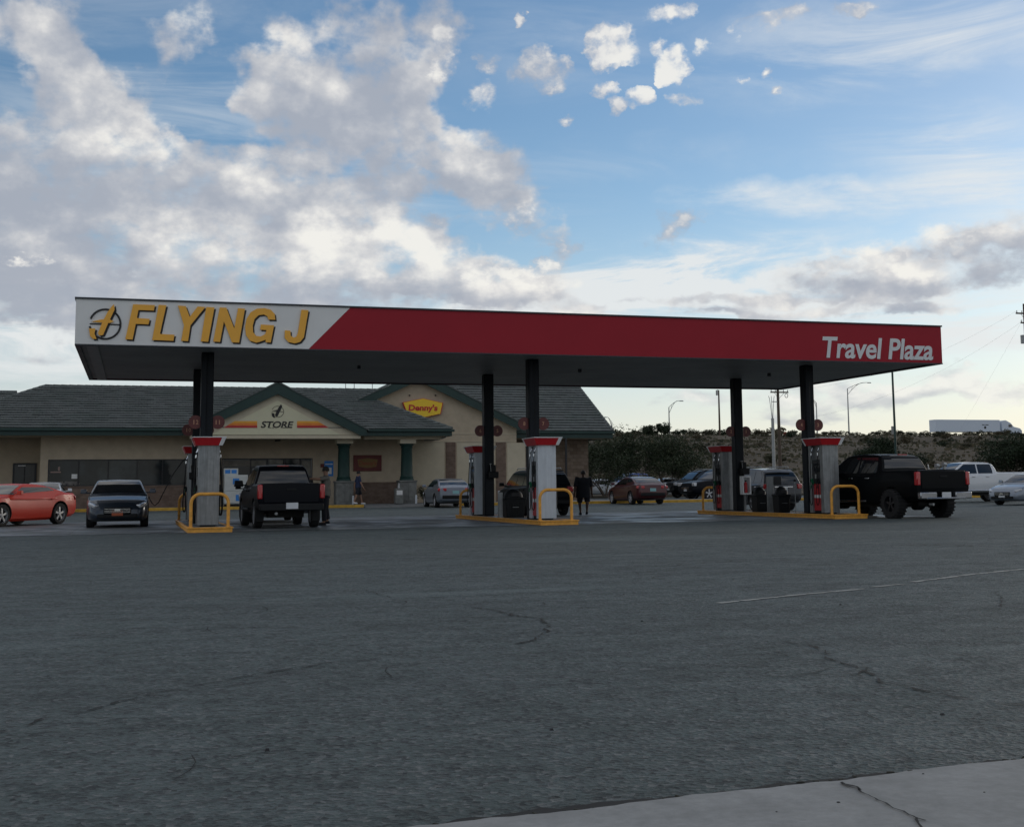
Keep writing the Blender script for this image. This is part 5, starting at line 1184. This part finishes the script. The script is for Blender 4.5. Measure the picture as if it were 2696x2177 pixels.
# load in the bed of the lifted pickup
t = thing('exhaust_stacks', 'row of upright pipes standing in the bed of the lifted black pickup', 'pipes', (ram_pos.x, ram_pos.y, .92), math.radians(96))
for x, y, h, r_, b in ((-2.3, .05, .70, .02, .10), (-2.3, -.22, .64, .045, 0), (-2.3, -.50, .68, .05, 0)):
    m = MB(); m.tube([(x, y, 0), (x+b*.5, y, h*.7), (x+b, y, h)], r_, 8)
    if h > .6 and r_ > .02: m.cyl((x, y-.06, h), (x, y+.06, h+.02), .065, seg=14)
    m.build('pipe', 'galvanised', t, smooth=50)
# white freight truck on the highway
q0, q1 = V(2455, 1130, 233), V(2628, 1130, 233); zr_ = HT+.31
t = thing('freight_truck', 'white semi truck with a long box trailer passing on the highway', 'truck', (q0.x, 233, zr_))
Lt = q1.x-q0.x-.4; 
tr = MB().b2(0,-1.3,1.1,Lt,1.3,4.1).build('trailer', 'white_truck', t, bevel=.06)
m = MB(); m.b2(Lt*.72,-1.312,2.75,Lt*.76,-1.3005,2.95).b2(Lt*.77,-1.312,2.75,Lt*.82,-1.3005,2.95).b2(Lt*.75,-1.312,1.9,Lt*.78,-1.3005,2.5); m.build('marking', 'black_ink', tr)
m = MB(); Z0 = Lt+.7
m.prism([(Z0,-1.2,.9),(Z0,-1.2,3.9),(Z0+1.2,-1.2,4.05),(Z0+2.6,-1.2,3.4),(Z0+3.5,-1.2,2.45),(Z0+5.4,-1.2,2.05),(Z0+5.9,-1.2,1.5),(Z0+5.9,-1.2,.6),(Z0,-1.2,.6)], (0,2.4,0)); m.build('cab', 'white_truck', t, bevel=.12, seg=3)
MB().b2(Z0+1.9,-1.215,2.3,Z0+2.9,-1.2005,3.0).build('side_window', 'glass_dark', t)
for x in (1.2, 2.5, Z0+.6, Z0+1.9, Z0+5.0):
    for s in (-1, 1): MB().cyl((x, s*1.25, .52), (x, s*.85, .52), .52, seg=20).build('wheel', 'tyre', t, smooth=40)

# ------------------------------------------------------------------ people
def figure(label, loc, rz, J, skinm, parts, hairlen=0.0):
    """J: joint name -> (position, radius), y forward; one skinned body plus clothing grown from the same joints"""
    t = thing('person', label, 'person', loc, rz)
    def skin(name, edges, mat, extra=0.0, sub=2):
        names = []; 
        for a, b in edges:
            for n in (a, b):
                if n not in names: names.append(n)
        me = bpy.data.meshes.new(name); me.from_pydata([J[n][0] for n in names], [(names.index(a), names.index(b)) for a, b in edges], [])
        o = bpy.data.objects.new(name, me); C.objects.link(o); me.materials.append(MC[mat])
        sk = o.modifiers.new('skin', 'SKIN'); 
        for i, n in enumerate(names):
            r = J[n][1]; r = (r, r) if isinstance(r, (int, float)) else r
            me.skin_vertices[0].data[i].radius = (r[0]+extra, r[1]+extra)
        me.skin_vertices[0].data[0].use_root = True
        sb = o.modifiers.new('sub', 'SUBSURF'); sb.levels = sub; sb.render_levels = sub
        bpy.context.view_layer.update()
        m2 = bpy.data.meshes.new_from_object(o.evaluated_get(bpy.context.evaluated_depsgraph_get())); o.modifiers.clear(); o.data = m2; m2.shade_smooth(); o.parent = t
        return o
    BODY = [('pelvis','waist'),('waist','chest'),('chest','neck'),('neck','skull'),('skull','crown')]
    for s in 'lr': BODY += [('pelvis','hip'+s),('hip'+s,'knee'+s),('knee'+s,'ankle'+s),('ankle'+s,'toe'+s),('chest','sho'+s),('sho'+s,'elb'+s),('elb'+s,'wri'+s),('wri'+s,'palm'+s)]
    for s in 'lr':
        w, p = Vector(J['wri'+s][0]), Vector(J['palm'+s][0]); d = (p-w).normalized(); side = d.cross(Vector((0,0,1)) if abs(d.z) < .8 else Vector((0,1,0))).normalized()
        for k, (o_, ln) in enumerate(((-.030,.070),(-.010,.082),(.010,.078),(.029,.060))):
            b = p+side*o_+d*.012; J['f%s%da' % (s, k)] = (tuple(b), .0095); m_ = b+d*ln*.55+Vector((0,.012,-.004)); J['f%s%db' % (s, k)] = (tuple(m_), .0085); J['f%s%dc' % (s, k)] = (tuple(m_+d*ln*.45+Vector((0,.018,-.006))), .0075)
            BODY += [('palm'+s,'f%s%da' % (s, k)),('f%s%da' % (s, k),'f%s%db' % (s, k)),('f%s%db' % (s, k),'f%s%dc' % (s, k))]
        b = w.lerp(p, .45); J['t%sa' % s] = (tuple(b+side*-.035+Vector((0,.02,0))), .011); J['t%sb' % s] = (tuple(b+side*-.05+d*.04+Vector((0,.035,0))), .009)
        BODY += [('wri'+s,'t%sa' % s),('t%sa' % s,'t%sb' % s)]
    body = skin('body', BODY, skinm)
    # face and ears
    h = Vector(J['skull'][0]); fd = Vector(J.get('face', ((0,1,0),0))[0]); sd = fd.cross(Vector((0,0,1)))
    m = MB(); m.box(h+fd*.098+Vector((0,0,-.015)), (.026,.026,.045)); 
    for s in (-1, 1): m.box(h+sd*s*.084+Vector((0,0,-.012)), (.016,.032,.05))
    m.box(h+fd*.088+Vector((0,0,-.062)), (.04,.02,.014)); f_ = m.build('face', skinm, body, bevel=.006)
    m = MB()
    for s in (-1, 1): m.box(h+fd*.088+sd*s*.032+Vector((0,0,.008)), (.018,.018,.010))
    m.build('eyes', 'black_ink', body)
    m = MB(); rings = []
    c = h+Vector((0,0,.02))-fd*.012
    for q in range(8):
        a = -.35+q/7*(PI/2+.30); r = math.cos(a)
        rings.append([(c.x+.098*r*math.cos(b*PI/9), c.y+.108*r*math.sin(b*PI/9)-.0, c.z+.012+.112*math.sin(a)) for b in range(18)])
    m.loft(rings); hair = m.build('hair', 'hair', body, smooth=60)
    for nm, rings_, limbs, mt in parts:
        m = MB()
        if rings_: m.loft([[(cx+rx*math.cos(2*PI*k/20), cy+ry*math.sin(2*PI*k/20)*(1-.12*abs(math.cos(2*PI*k/20))), z) for k in range(20)] for cx, cy, z, rx, ry in rings_])
        for a, b, u0, u1, r0, r1 in limbs:
            pa, pb = Vector(J[a][0]), Vector(J[b][0]); m.tube([pa.lerp(pb, u0), pa.lerp(pb, (u0+u1)/2), pa.lerp(pb, u1)], [r0, (r0+r1)/2*1.03, r1], 14)
        if nm == 'shoes':
            m.bm.free()
            for s in 'lr':
                a_, b_ = Vector(J['ankle'+s][0]), Vector(J['toe'+s][0]); d_ = b_-a_; d_.z = 0; d_.normalize(); lift_ = max(0, a_.z-.10)
                R_ = Matrix.Rotation(math.atan2(d_.y, d_.x), 3, 'Z') @ Matrix.Rotation(lift_*3.2, 3, 'Y')
                MB().box((a_.x+d_.x*.07, a_.y+d_.y*.07, .045+lift_*.7), (.275, .098, .085), R_, taper=.80).build('shoe', mt, t, bevel=.025, seg=3)
        else: m.build(nm, mt, t, smooth=55)
    return t
def joints(H=1.72, w=1.0, step=0.0, arml=None, armr=None, stride=None):
    k = H/1.75; J = {}
    def p(n, x, y, z, r): J[n] = ((x*k, y*k, z*k), tuple(q*k for q in r) if isinstance(r, tuple) else r*k)
    p('pelvis', 0, 0, .94, (.150*w,.115*w)); p('waist', 0, .01, 1.10, (.135*w,.105*w)); p('chest', 0, 0, 1.33, (.155*w,.110*w)); p('neck', 0, .005, 1.50, .055); p('skull', 0, .02, 1.63, (.078,.092)); p('crown', 0, .01, 1.70, (.062,.072))
    for s, sg in (('l',-1),('r',1)):
        y = step*(1 if s == 'l' else -1)
        p('hip'+s, sg*.095*w, 0, .88, .088*w); p('knee'+s, sg*.105*w, y*.55+.02, .50, .060*w); p('ankle'+s, sg*.105, y-.01, .095+(.05 if y < 0 else 0), .040); p('toe'+s, sg*.115, y+.15, .035+(.0 if y >= 0 else .0), .036)
        p('sho'+s, sg*.185*w, 0, 1.41, .058*w); a = (arml if s == 'l' else armr) or ((.24*w,-.02-y*.3,1.12),(.27*w,.04-y*.6,.86),(.275*w,.06-y*.7,.79))
        p('elb'+s, sg*a[0][0], a[0][1], a[0][2], .043*w); p('wri'+s, sg*a[1][0], a[1][1], a[1][2], .030); p('palm'+s, sg*a[2][0], a[2][1], a[2][2], (.032,.018))
    return J
def sub(J, name, a, b, u, r): 
    pa, pb = Vector(J[a][0]), Vector(J[b][0]); J[name] = (tuple(pa.lerp(pb, u)), r)
TORSO = [('pelvis','waist'),('waist','chest')]
# person in black walking away, heavy build, long loose shirt
def shirt(k, w, hem, hw=1.0): return [(0,0,hem*k,.175*w*hw,.140*w*hw),(0,.005,1.02*k,.172*w,.138*w),(0,.01,1.14*k,.160*w,.130*w),(0,0,1.30*k,.172*w,.130*w),(0,0,1.40*k,.185*w,.105*w),(0,0,1.455*k,.150*w,.085*w),(0,0,1.49*k,.075*w**.3,.070*w**.3)]
J = joints(1.66, 1.35, .17)
shoes = lambda r: [('anklel','toel',-.05,1.1,r,r*.8),('ankler','toer',-.05,1.1,r,r*.8)]
parts = [('shirt', shirt(.95, 1.62, .68, 1.06), [('sho'+s,'elb'+s,-.28,.95,.092,.088) for s in 'lr'], 'cloth_black'),
 ('shorts', [(0,0,.66,.20,.16),(0,0,.92,.21,.17)], [('hip'+s,'knee'+s,.1,.95,.125,.105) for s in 'lr'], 'cloth_darknavy'), ('shoes', [], shoes(.05), 'cloth_black')]
g = GG(1537, 1356)
M('cloth_darknavy', (.006,.008,.016), .9, 0, .2, 12)
figure('heavy set person in a loose black shirt walking away from the road', (g.x, g.y, gz(0,g.y)+.01), math.radians(-12), J, 'skin_dark', parts)
# man in grey leaning an arm on the compact pickup, facing it
J = joints(1.74, 1.0, .05, arml=((.30,.22,1.38),(.26,.46,1.40),(.25,.54,1.40)))
parts = [('shirt', shirt(1, 1.12, .87), [('sho'+s,'elb'+s,-.28,.75,.066,.062) for s in 'lr'], 'cloth_grey'),
 ('trousers', [(0,0,.80,.155,.125),(0,0,.99,.165,.130)], [('hip'+s,'knee'+s,-.05,1,.105,.075) for s in 'lr']+[('knee'+s,'ankle'+s,0,.92,.075,.070) for s in 'lr'], 'cloth_black'), ('shoes', [], shoes(.045), 'cloth_black')]
q = V(858, 1300, 3.6)
figure('man in a grey shirt resting his arm on the black compact pickup', (q.x, 3.6, .01), math.radians(80), J, 'skin', parts)
# man walking in front of the entrance
J = joints(1.76, 1.0, .26)
parts = [('shirt', shirt(1, 1.14, .87), [('sho'+s,'elb'+s,-.28,.80,.068,.064) for s in 'lr'], 'cloth_navy'),
 ('shorts', [(0,0,.78,.165,.135),(0,0,.97,.170,.135)], [('hip'+s,'knee'+s,-.05,.95,.110,.095) for s in 'lr'], 'cloth_black'), ('shoes', [], shoes(.048), 'shoe_white')]
q = V(943, 1320, 33.0)
figure('man in navy shirt, shorts and white shoes walking along the store walk', (q.x, 33.0, ZG+.005), math.radians(-80), J, 'skin', parts)

# ------------------------------------------------------------------ plants
def leaf_mat(name, a, b, rough=.75):
    t = NT(name); c = t.mix(t.ramp(t.noise(1.3, 4, .7, t.pos), .35, .65), a, b); c = t.mix(t.ramp(t.noise(14, 2, .6, t.pos), .4, .7, 0, .6), c, tuple(x*1.7 for x in b))
    t.set(col=c, rough=rough, spec=.25); MC[name] = t.m
leaf_mat('leaf_olive', (.016,.028,.013), (.034,.046,.022)); leaf_mat('leaf_dark', (.010,.020,.010), (.022,.034,.016)); leaf_mat('scrub_leaf', (.028,.032,.018), (.060,.058,.034)); leaf_mat('scrub_dry', (.060,.052,.030), (.10,.085,.052)); M('blossom', (.30,.22,.26), .7)
def leaves(m, c, rx, ry, rz, n, size, rnd, shape=1.0, hollow=.35, mi=0):
    for _ in range(n):
        while True:
            v = Vector((rnd.uniform(-1,1), rnd.uniform(-1,1), rnd.uniform(-1,1))); l = v.length
            if hollow < l < 1: break
        p = Vector((c[0]+v.x*rx, c[1]+v.y*ry, c[2]+v.z*rz))
        a = Vector((rnd.uniform(-1,1), rnd.uniform(-1,1), rnd.uniform(-.8,.8))).normalized(); b = a.cross(Vector((rnd.uniform(-1,1), rnd.uniform(-1,1), rnd.uniform(-1,1)))).normalized()
        s_ = size*rnd.uniform(.5, 1.3); a *= s_; b *= s_*.42
        m.face([p-a, p+b*.8-a*.1, p+a, p-b*.8-a*.1], mi)
def tree(label, loc, seed, spread, height, lean, n=2600):
    rnd = random.Random(seed); t = thing('desert_tree', label, 'tree', loc, 0, 'small trees by the car park')
    m = MB(); tips = []
    nst = rnd.choice((3, 4))
    for i in range(nst):
        a = 2*PI*i/nst+rnd.uniform(-.4,.4); d = Vector((math.cos(a)*.55+lean, math.sin(a)*.4, 1)).normalized()
        p = Vector((math.cos(a)*.08, math.sin(a)*.08, -.05)); pts = [p]; rr = [.075]
        for k in range(6):
            d = (d+Vector((rnd.uniform(-.22,.22)+math.cos(a)*.10, rnd.uniform(-.2,.2), rnd.uniform(-.05,.12)))).normalized(); p = p+d*height*.115; pts.append(p); rr.append(.075*(1-.13*(k+1)))
            if k >= 2:
                for _ in range(2):
                    e = (d+Vector((rnd.uniform(-.9,.9), rnd.uniform(-.9,.9), rnd.uniform(-.1,.5)))).normalized(); q = [p]; r2 = [rr[-1]*.6]; pp = p
                    for j in range(4): e = (e+Vector((rnd.uniform(-.3,.3), rnd.uniform(-.3,.3), rnd.uniform(-.1,.2)))).normalized(); pp = pp+e*spread*.17; q.append(pp); r2.append(r2[0]*(1-.22*(j+1)))
                    m.tube(q, r2, 5); tips += [q[-1], q[-2], q[2]]
        m.tube(pts, rr, 7); tips.append(pts[-1])
    m.build('trunk', 'bark', t, smooth=60)
    m = MB()
    for p in tips:
        for _ in range(2):
            r = rnd.uniform(.28, .62)*spread*.36; c = p+Vector((rnd.uniform(-.3,.3), rnd.uniform(-.3,.3), rnd.uniform(-.15,.3)))*spread*.25
            if c.z < height*.30: c.z = height*.30+rnd.uniform(0,.3)
            leaves(m, c, r*1.15, r, r*.78, int(n/len(tips)/2*1.3), .10, rnd, hollow=.2)
    for p in rnd.sample(tips, min(len(tips), 14)): leaves(m, p+Vector((0,-.3,.1)), .3, .3, .3, 2, .045, rnd, mi=1)
    m.build('crown', ['leaf_olive', 'blossom'], t); return t
def tree_at(px, Y): q = V(px, 1290, Y); return (q.x, Y, .40)
tree('desert tree leaning left nearest the restaurant corner', tree_at(1592, 54), 3, 4.2, 3.3, -.22, 6500)
tree('middle desert tree with open branches above the dark red sedan', tree_at(1668, 55), 8, 4.4, 3.1, .02, 6500)
tree('wide desert tree rising above the black SUV bonnet', tree_at(1750, 56), 15, 4.2, 2.8, .08, 6200)
tree('low desert tree in front of the stone wall behind the person in black', tree_at(1530, 50), 33, 3.4, 2.8, -.05, 4200)
tree('small desert tree left of the rear pump of the right island', tree_at(1815, 58), 21, 3.0, 2.2, .12, 3200)
def bush(label, loc, seed, rx, rz, mat, n, name='bush', group=None, size=.10):
    rnd = random.Random(seed); t = thing(name, label, 'bush', loc, 0, group); m = MB(); tw = MB()
    for i in range(max(5, int(rx*4))):
        c = (rnd.uniform(-.65,.65)*rx, rnd.uniform(-.5,.5)*rx, rnd.uniform(.25,.75)*rz); r = rnd.uniform(.25,.5)*rx
        leaves(m, c, r, r, r*rz/rx*.8, int(n/max(5, int(rx*4))), size, rnd, hollow=.15); tw.tube([(c[0]*.15, c[1]*.15, -.05), (c[0]*.7, c[1]*.7, c[2]*.6), c], [.03, .02, .008], 4)
    m.build('foliage', mat, t); tw.build('stems', 'bark', t); return t
q = V(1125, 1300, 34.6); bush('small round green bush against the brick wall left of the silver blue sedan', (q.x, 34.7, ZG), 4, .75, 1.0, 'leaf_dark', 900, size=.05)
def on_hill(px, py_guess, Y): q = V(px, 1200, Y); return (q.x, Y, hill(q.x, Y)-.05)
bush('large dark bush on the slope at the right edge behind the white pickup', on_hill(2672, 0, 96), 7, 5.6, 5.4, 'leaf_dark', 9500, size=.20)
bush('tall dark bush on the slope above the lifted black pickup', on_hill(2335, 0, 118), 9, 3.6, 3.4, 'leaf_dark', 5000, size=.18)
bush('dark bush on the slope just left of the tall dark bush', on_hill(2282, 0, 116), 10, 2.4, 2.6, 'leaf_dark', 2600, size=.16)
bush('dark bush low on the slope right of the tall dark bush', on_hill(2400, 0, 110), 12, 2.2, 2.2, 'leaf_dark', 2400, size=.15)
bush('round dark bush on the bank crest left of the first lamp pole', on_hill(1745, 0, 214), 13, 2.3, 2.6, 'leaf_dark', 1500, size=.26)
bush('rounded dark bush on the bank crest behind the middle trees', on_hill(1712, 0, 214), 14, 2.1, 2.3, 'leaf_dark', 1400, size=.26)
# scrub on the slope: a few prototypes, many copies
rnd = random.Random(99); protos = []
for i in range(5):
    b = bush('', (0,0,0), 50+i, 1.1, .95, ('scrub_leaf','scrub_leaf','scrub_dry','leaf_dark','scrub_dry')[i], 420, 'scrub_bush', 'scrub bushes on the highway slope', .13); protos.append(b)
labs = ('olive green scrub bush among many on the highway slope', 'olive scrub bush with thin tops on the highway slope', 'straw coloured dry scrub bush on the highway slope', 'very dark green scrub bush on the highway slope', 'dry brownish scrub tuft on the highway slope')
used = set(); cnt = 0
def place_scrub(px, Y, s_):
    global cnt
    i = rnd.choice((0,0,1,1,2,3,4)); q = V(px, 1200, Y)
    if i in used: o = dup(protos[i], (0,0,0), 0, labs[i])
    else: o = protos[i]; used.add(i); o['label'] = labs[i]
    o.location = (q.x, Y, hill(q.x, Y)-.1); o.rotation_euler = (0,0,rnd.uniform(0,2*PI)); o.scale = (s_*rnd.uniform(.9,1.5), s_*rnd.uniform(.9,1.3), s_*rnd.uniform(.7,1.1)); cnt += 1
for k in range(84): place_scrub(1600+1120*(k+rnd.uniform(-.4,.4))/84, rnd.uniform(215, 222), rnd.uniform(.7, 1.7))
n_ = 0
while n_ < 205:
    Y = 90+122*rnd.random()**.9; px = rnd.uniform(1560, 2720); q = V(px, 1200, Y)
    if noise.noise(Vector((q.x*.045, Y*.05, 5))) < rnd.uniform(-.35, .35): continue
    place_scrub(px, Y, rnd.choice((.35,.5,.6,.8,1.0,1.3,1.9))*rnd.uniform(.8, 1.2)); n_ += 1

m = MB()
for k in range(9500):                 # low dry grass and weeds over the whole slope
    Y = 84+134*rnd.random()**.85; px = rnd.uniform(1450, 2760); q = V(px, 1200, Y)
    if noise.noise(Vector((q.x*.09, Y*.09, 9))) < rnd.uniform(-.5, .3): continue
    z = hill(q.x, Y); a = rnd.uniform(0, PI); w = rnd.uniform(.08, .34); h = rnd.uniform(.10, .42); dx, dy = math.cos(a)*w, math.sin(a)*w
    m.face([(q.x-dx, Y-dy, z-.05), (q.x+dx, Y+dy, z-.05), (q.x+dx*1.3, Y+dy*1.3+.05, z+h*.7), (q.x+dx*.2, Y+dy*.2, z+h), (q.x-dx*1.2, Y-dy*1.2, z+h*.8)], rnd.choice((0,0,1)))
struct(m.build('dry_grass', ['scrub_leaf', 'scrub_dry']), 'stuff')

# ------------------------------------------------------------------ poles and wires
def lamp_pole(px, ytop, arm_px, arm_y, Y, label, base_z=None, col='galvanised'):
    top = V(px, ytop, Y); x = top.x; bz = hill(x, Y) if base_z is None else base_z
    t = thing('street_lamp', label, 'street lamp', (x, Y, bz), 0, 'lamp poles along the highway')
    MB().tube([(0,0,-.3),(0,0,(top.z-bz)*.5),(0,0,top.z-bz)], [.19,.15,.11], 8).build('pole', col, t, smooth=50)
    if arm_px is not None:
        tip = V(arm_px, arm_y, Y); dx, dz = tip.x-x, tip.z-bz; h = top.z-bz
        m = MB(); up = []; lo = []
        for k in range(9):
            u = k/8; up.append((dx*u, 0, h+(dz-h)*math.sin(u*PI/2))); lo.append((dx*u*.80, 0, h-1.4+(dz-h+1.35)*math.sin(u*PI/2*.98)))
        m.tube(up, .055, 6); m.tube(lo, .055, 6)
        for k in (2, 4, 6): m.tube([up[k], lo[k]], .035, 5)
        m.build('arm', col, t); s_ = 1 if dx > 0 else -1
        MB().box((dx+s_*.45, 0, dz-.05), (1.0,.34,.20), taper=.7).build('lamp_head', col, t, bevel=.04)
    return t
lamp_pole(1761, 1072, 1789, 1055, 222, 'highway lamp with a curved arm left of the rear right column')
lamp_pole(2231, 1023, 2284, 1007, 222, 'tallest highway lamp with long arm right of the canopy column')
lamp_pole(2149, 1060, 2136, 1050, 235, 'partly hidden highway lamp beside the front right column')
lamp_pole(1611, 1112, 1597, 1098, 235, 'small far lamp rising behind the restaurant roof corner')
top = V(1892, 1027, 215); x = top.x; bz = hill(x, 215)
t = thing('utility_pole', 'plain tall pole with a small box on top near the green road sign', 'pole', (x, 215, bz))
MB().tube([(0,0,-.3),(0,0,top.z-bz)], [.24,.16], 8).build('pole', 'wood_pole', t, smooth=50); MB().box((-.45,0,top.z-bz-.6),(.35,.35,1.1)).build('box', 'galvanised', t, bevel=.03); MB().tube([(0,0,top.z-bz-.1),(-.4,0,top.z-bz+.1)], .05, 5).build('bracket', 'galvanised', t)
# dark green lot light pole rising behind the canopy
b = V(2357, 1150, 112); topz = V(2351, 900, 112).z
t = thing('lot_light_pole', 'thick dark green light pole standing behind the right end of the canopy', 'pole', (b.x, 112, hill(b.x, 112)-.2))
h = topz-hill(b.x, 112)+.2
MB().tube([(0,0,0),(-.05,0,h)], [.17,.12], 10).build('pole', 'green_post', t, smooth=50); MB().box((-.05,0,h+.06),(1.3,.5,.18)).build('lamp_head', 'green_post', t, bevel=.03); MB().cyl((0,0,0),(0,0,.5),.26,seg=12).build('base', 'concrete_light', t)
# utility pole with crossarm and its grey riser pole
def util(px, ytop, Y, label, arms, extra=0, r=.17):
    top = V(px, ytop, Y); x = top.x; bz = hill(x, Y) if Y > 74 else gz(x, Y)
    t = thing('utility_pole', label, 'pole', (x, Y, bz)); h = top.z-bz
    MB().tube([(0,0,-.3),(0,0,h)], [r*1.25,r*.8], 9).build('pole', 'wood_pole', t, smooth=50)
    for z, w in arms:
        a = MB().box((.1, -.16, z-bz), (w, .12, .14)).build('crossarm', 'wood_pole', t)
        for s in (-1, -.5, .5, 1): MB().cyl((.1+s*w*.46,-.16,z-bz+.07),(.1+s*w*.46,-.16,z-bz+.28),.05,.035,8).build('insulator', 'galvanised', a)
        MB().tube([(.1-w*.3,-.16,z-bz),(0,-.14,z-bz-.7),(.1+w*.3,-.16,z-bz)], .025, 5).build('brace', 'galvanised', a)
    return t, x, bz
za = V(2046, 1033, 86).z
up_, ux, ub = util(2047, 1005, 86, 'wooden utility pole with a crossarm behind the bins of the right island', [(za, 2.1)])
m = MB()
for k in range(14): a = 2*PI*k/13; m.tube([(.9+.18*math.cos(a), -.2, za-ub-.35+.22*math.sin(a)), (.9+.18*math.cos(a+.5), -.2, za-ub-.35+.22*math.sin(a+.5))], .035, 5)
m.build('cutout_fuse', 'galvanised', up_)
q = V(2034, 1101, 85.4); gb_ = hill(q.x, 85.4)
t = thing('riser_pole', 'pale grey riser pole with spread cables standing left of the wooden utility pole', 'pole', (q.x, 85.4, gb_))
hh = q.z-gb_; MB().tube([(0,0,-.3),(0,0,hh)], [.19,.16], 9).build('pole', 'galvanised', t, smooth=50)
for dx in (-.30, -.06, .22): MB().tube([(dx*.15,0,hh-.2),(dx*.5,0,hh+.9),(dx,0,hh+2.1),(dx*1.3,0,hh+2.35)], .03, 5).build('cable', 'galvanised', t)
MB().box((.3,0,hh+1.75),(.7,.08,.08)).build('bracket', 'galvanised', t)
zb2 = V(2690, 826, 66).z; rp, rx_, rb_ = util(2697, 800, 66, 'dark utility pole with transformer at the right edge of the photo', [(zb2, 2.5), (zb2-.9, 1.5)], r=.22)
zt2 = V(2688, 893, 66).z
MB().cyl((-.42,-.1,zt2-rb_-.42),(-.42,-.1,zt2-rb_+.38),.26,seg=14).build('transformer', 'galvanised', rp, smooth=40)
def wire(a, b, sag, label):
    a, b = Vector(a), Vector(b); pts = []
    for k in range(25): u = k/24; p = a.lerp(b, u); p.z -= sag*4*u*(1-u); pts.append(p)
    o = MB().tube([p-a for p in pts], .005, 4).build('power_line', 'galvanised'); o.location = a; tag(o, label, 'wire'); return o
A = Vector((rx_, 66, zb2+.25))
wire(A+Vector((-1.0,-.16,0)), (ux+1.0, 85.8, za+.25), 1.6, 'upper power line sagging between the two utility poles')
wire(A+Vector((-.3,-.16,-.9)), (ux+.1, 85.9, za-3.2), 1.8, 'lower power line sagging between the two utility poles')
g_ = V(2475, 1150, 120); wire(A+Vector((0,.1,-.5)), (g_.x, 120, hill(g_.x, 120)), .2, 'guy wire running from the right edge pole down to the slope')
# signs on the crest
def crest_sign(px0, px1, py0, py1, Y, label, mat, shape='box', cat='sign', pole='galvanised'):
    a, b = V(px0, py0, Y), V(px1, py1, Y); cx = (a.x+b.x)/2; w = (b.x-a.x)/2; bz = hill(cx, Y); z0, z1 = b.z-bz, a.z-bz
    t = thing('road_sign', label, cat, (cx, Y, bz))
    MB().cyl((0,.08,-.3),(0,.08,z1-.1),.06,seg=6).build('post', pole, t)
    if shape == 'box': MB().b2(-w,-.04,z0,w,.02,z1).build('panel', mat, t, bevel=.02)
    else:
        r = (z1-z0)/2; m = MB(); m.prism([(r*math.cos(PI/8+k*PI/4), -.03, (z0+z1)/2+r*math.sin(PI/8+k*PI/4)) for k in range(8)], (0,.04,0)); m.build('panel', mat, t)
    return t
M('sign_green', (.02,.10,.06), .5); M('stop_red', (.30,.05,.03), .6)
crest_sign(2013, 2025, 1138, 1150, 218, 'small pale rectangular sign on the bank crest left of the poles', 'concrete_light')
crest_sign(1894, 1910, 1143, 1151, 217, 'low green road sign at the foot of the plain tall pole', 'sign_green')
crest_sign(2062, 2072, 1136, 1149, 218, 'faded red octagon sign on the bank crest right of the poles', 'stop_red', 'oct')
crest_sign(2129, 2137, 1138, 1150, 218, 'faded red octagon sign half hidden by the front right column', 'stop_red', 'oct')
crest_sign(2346, 2356, 1122, 1150, 217, 'tall pale cabinet on the bank crest beside the dark green pole', 'concrete_light')
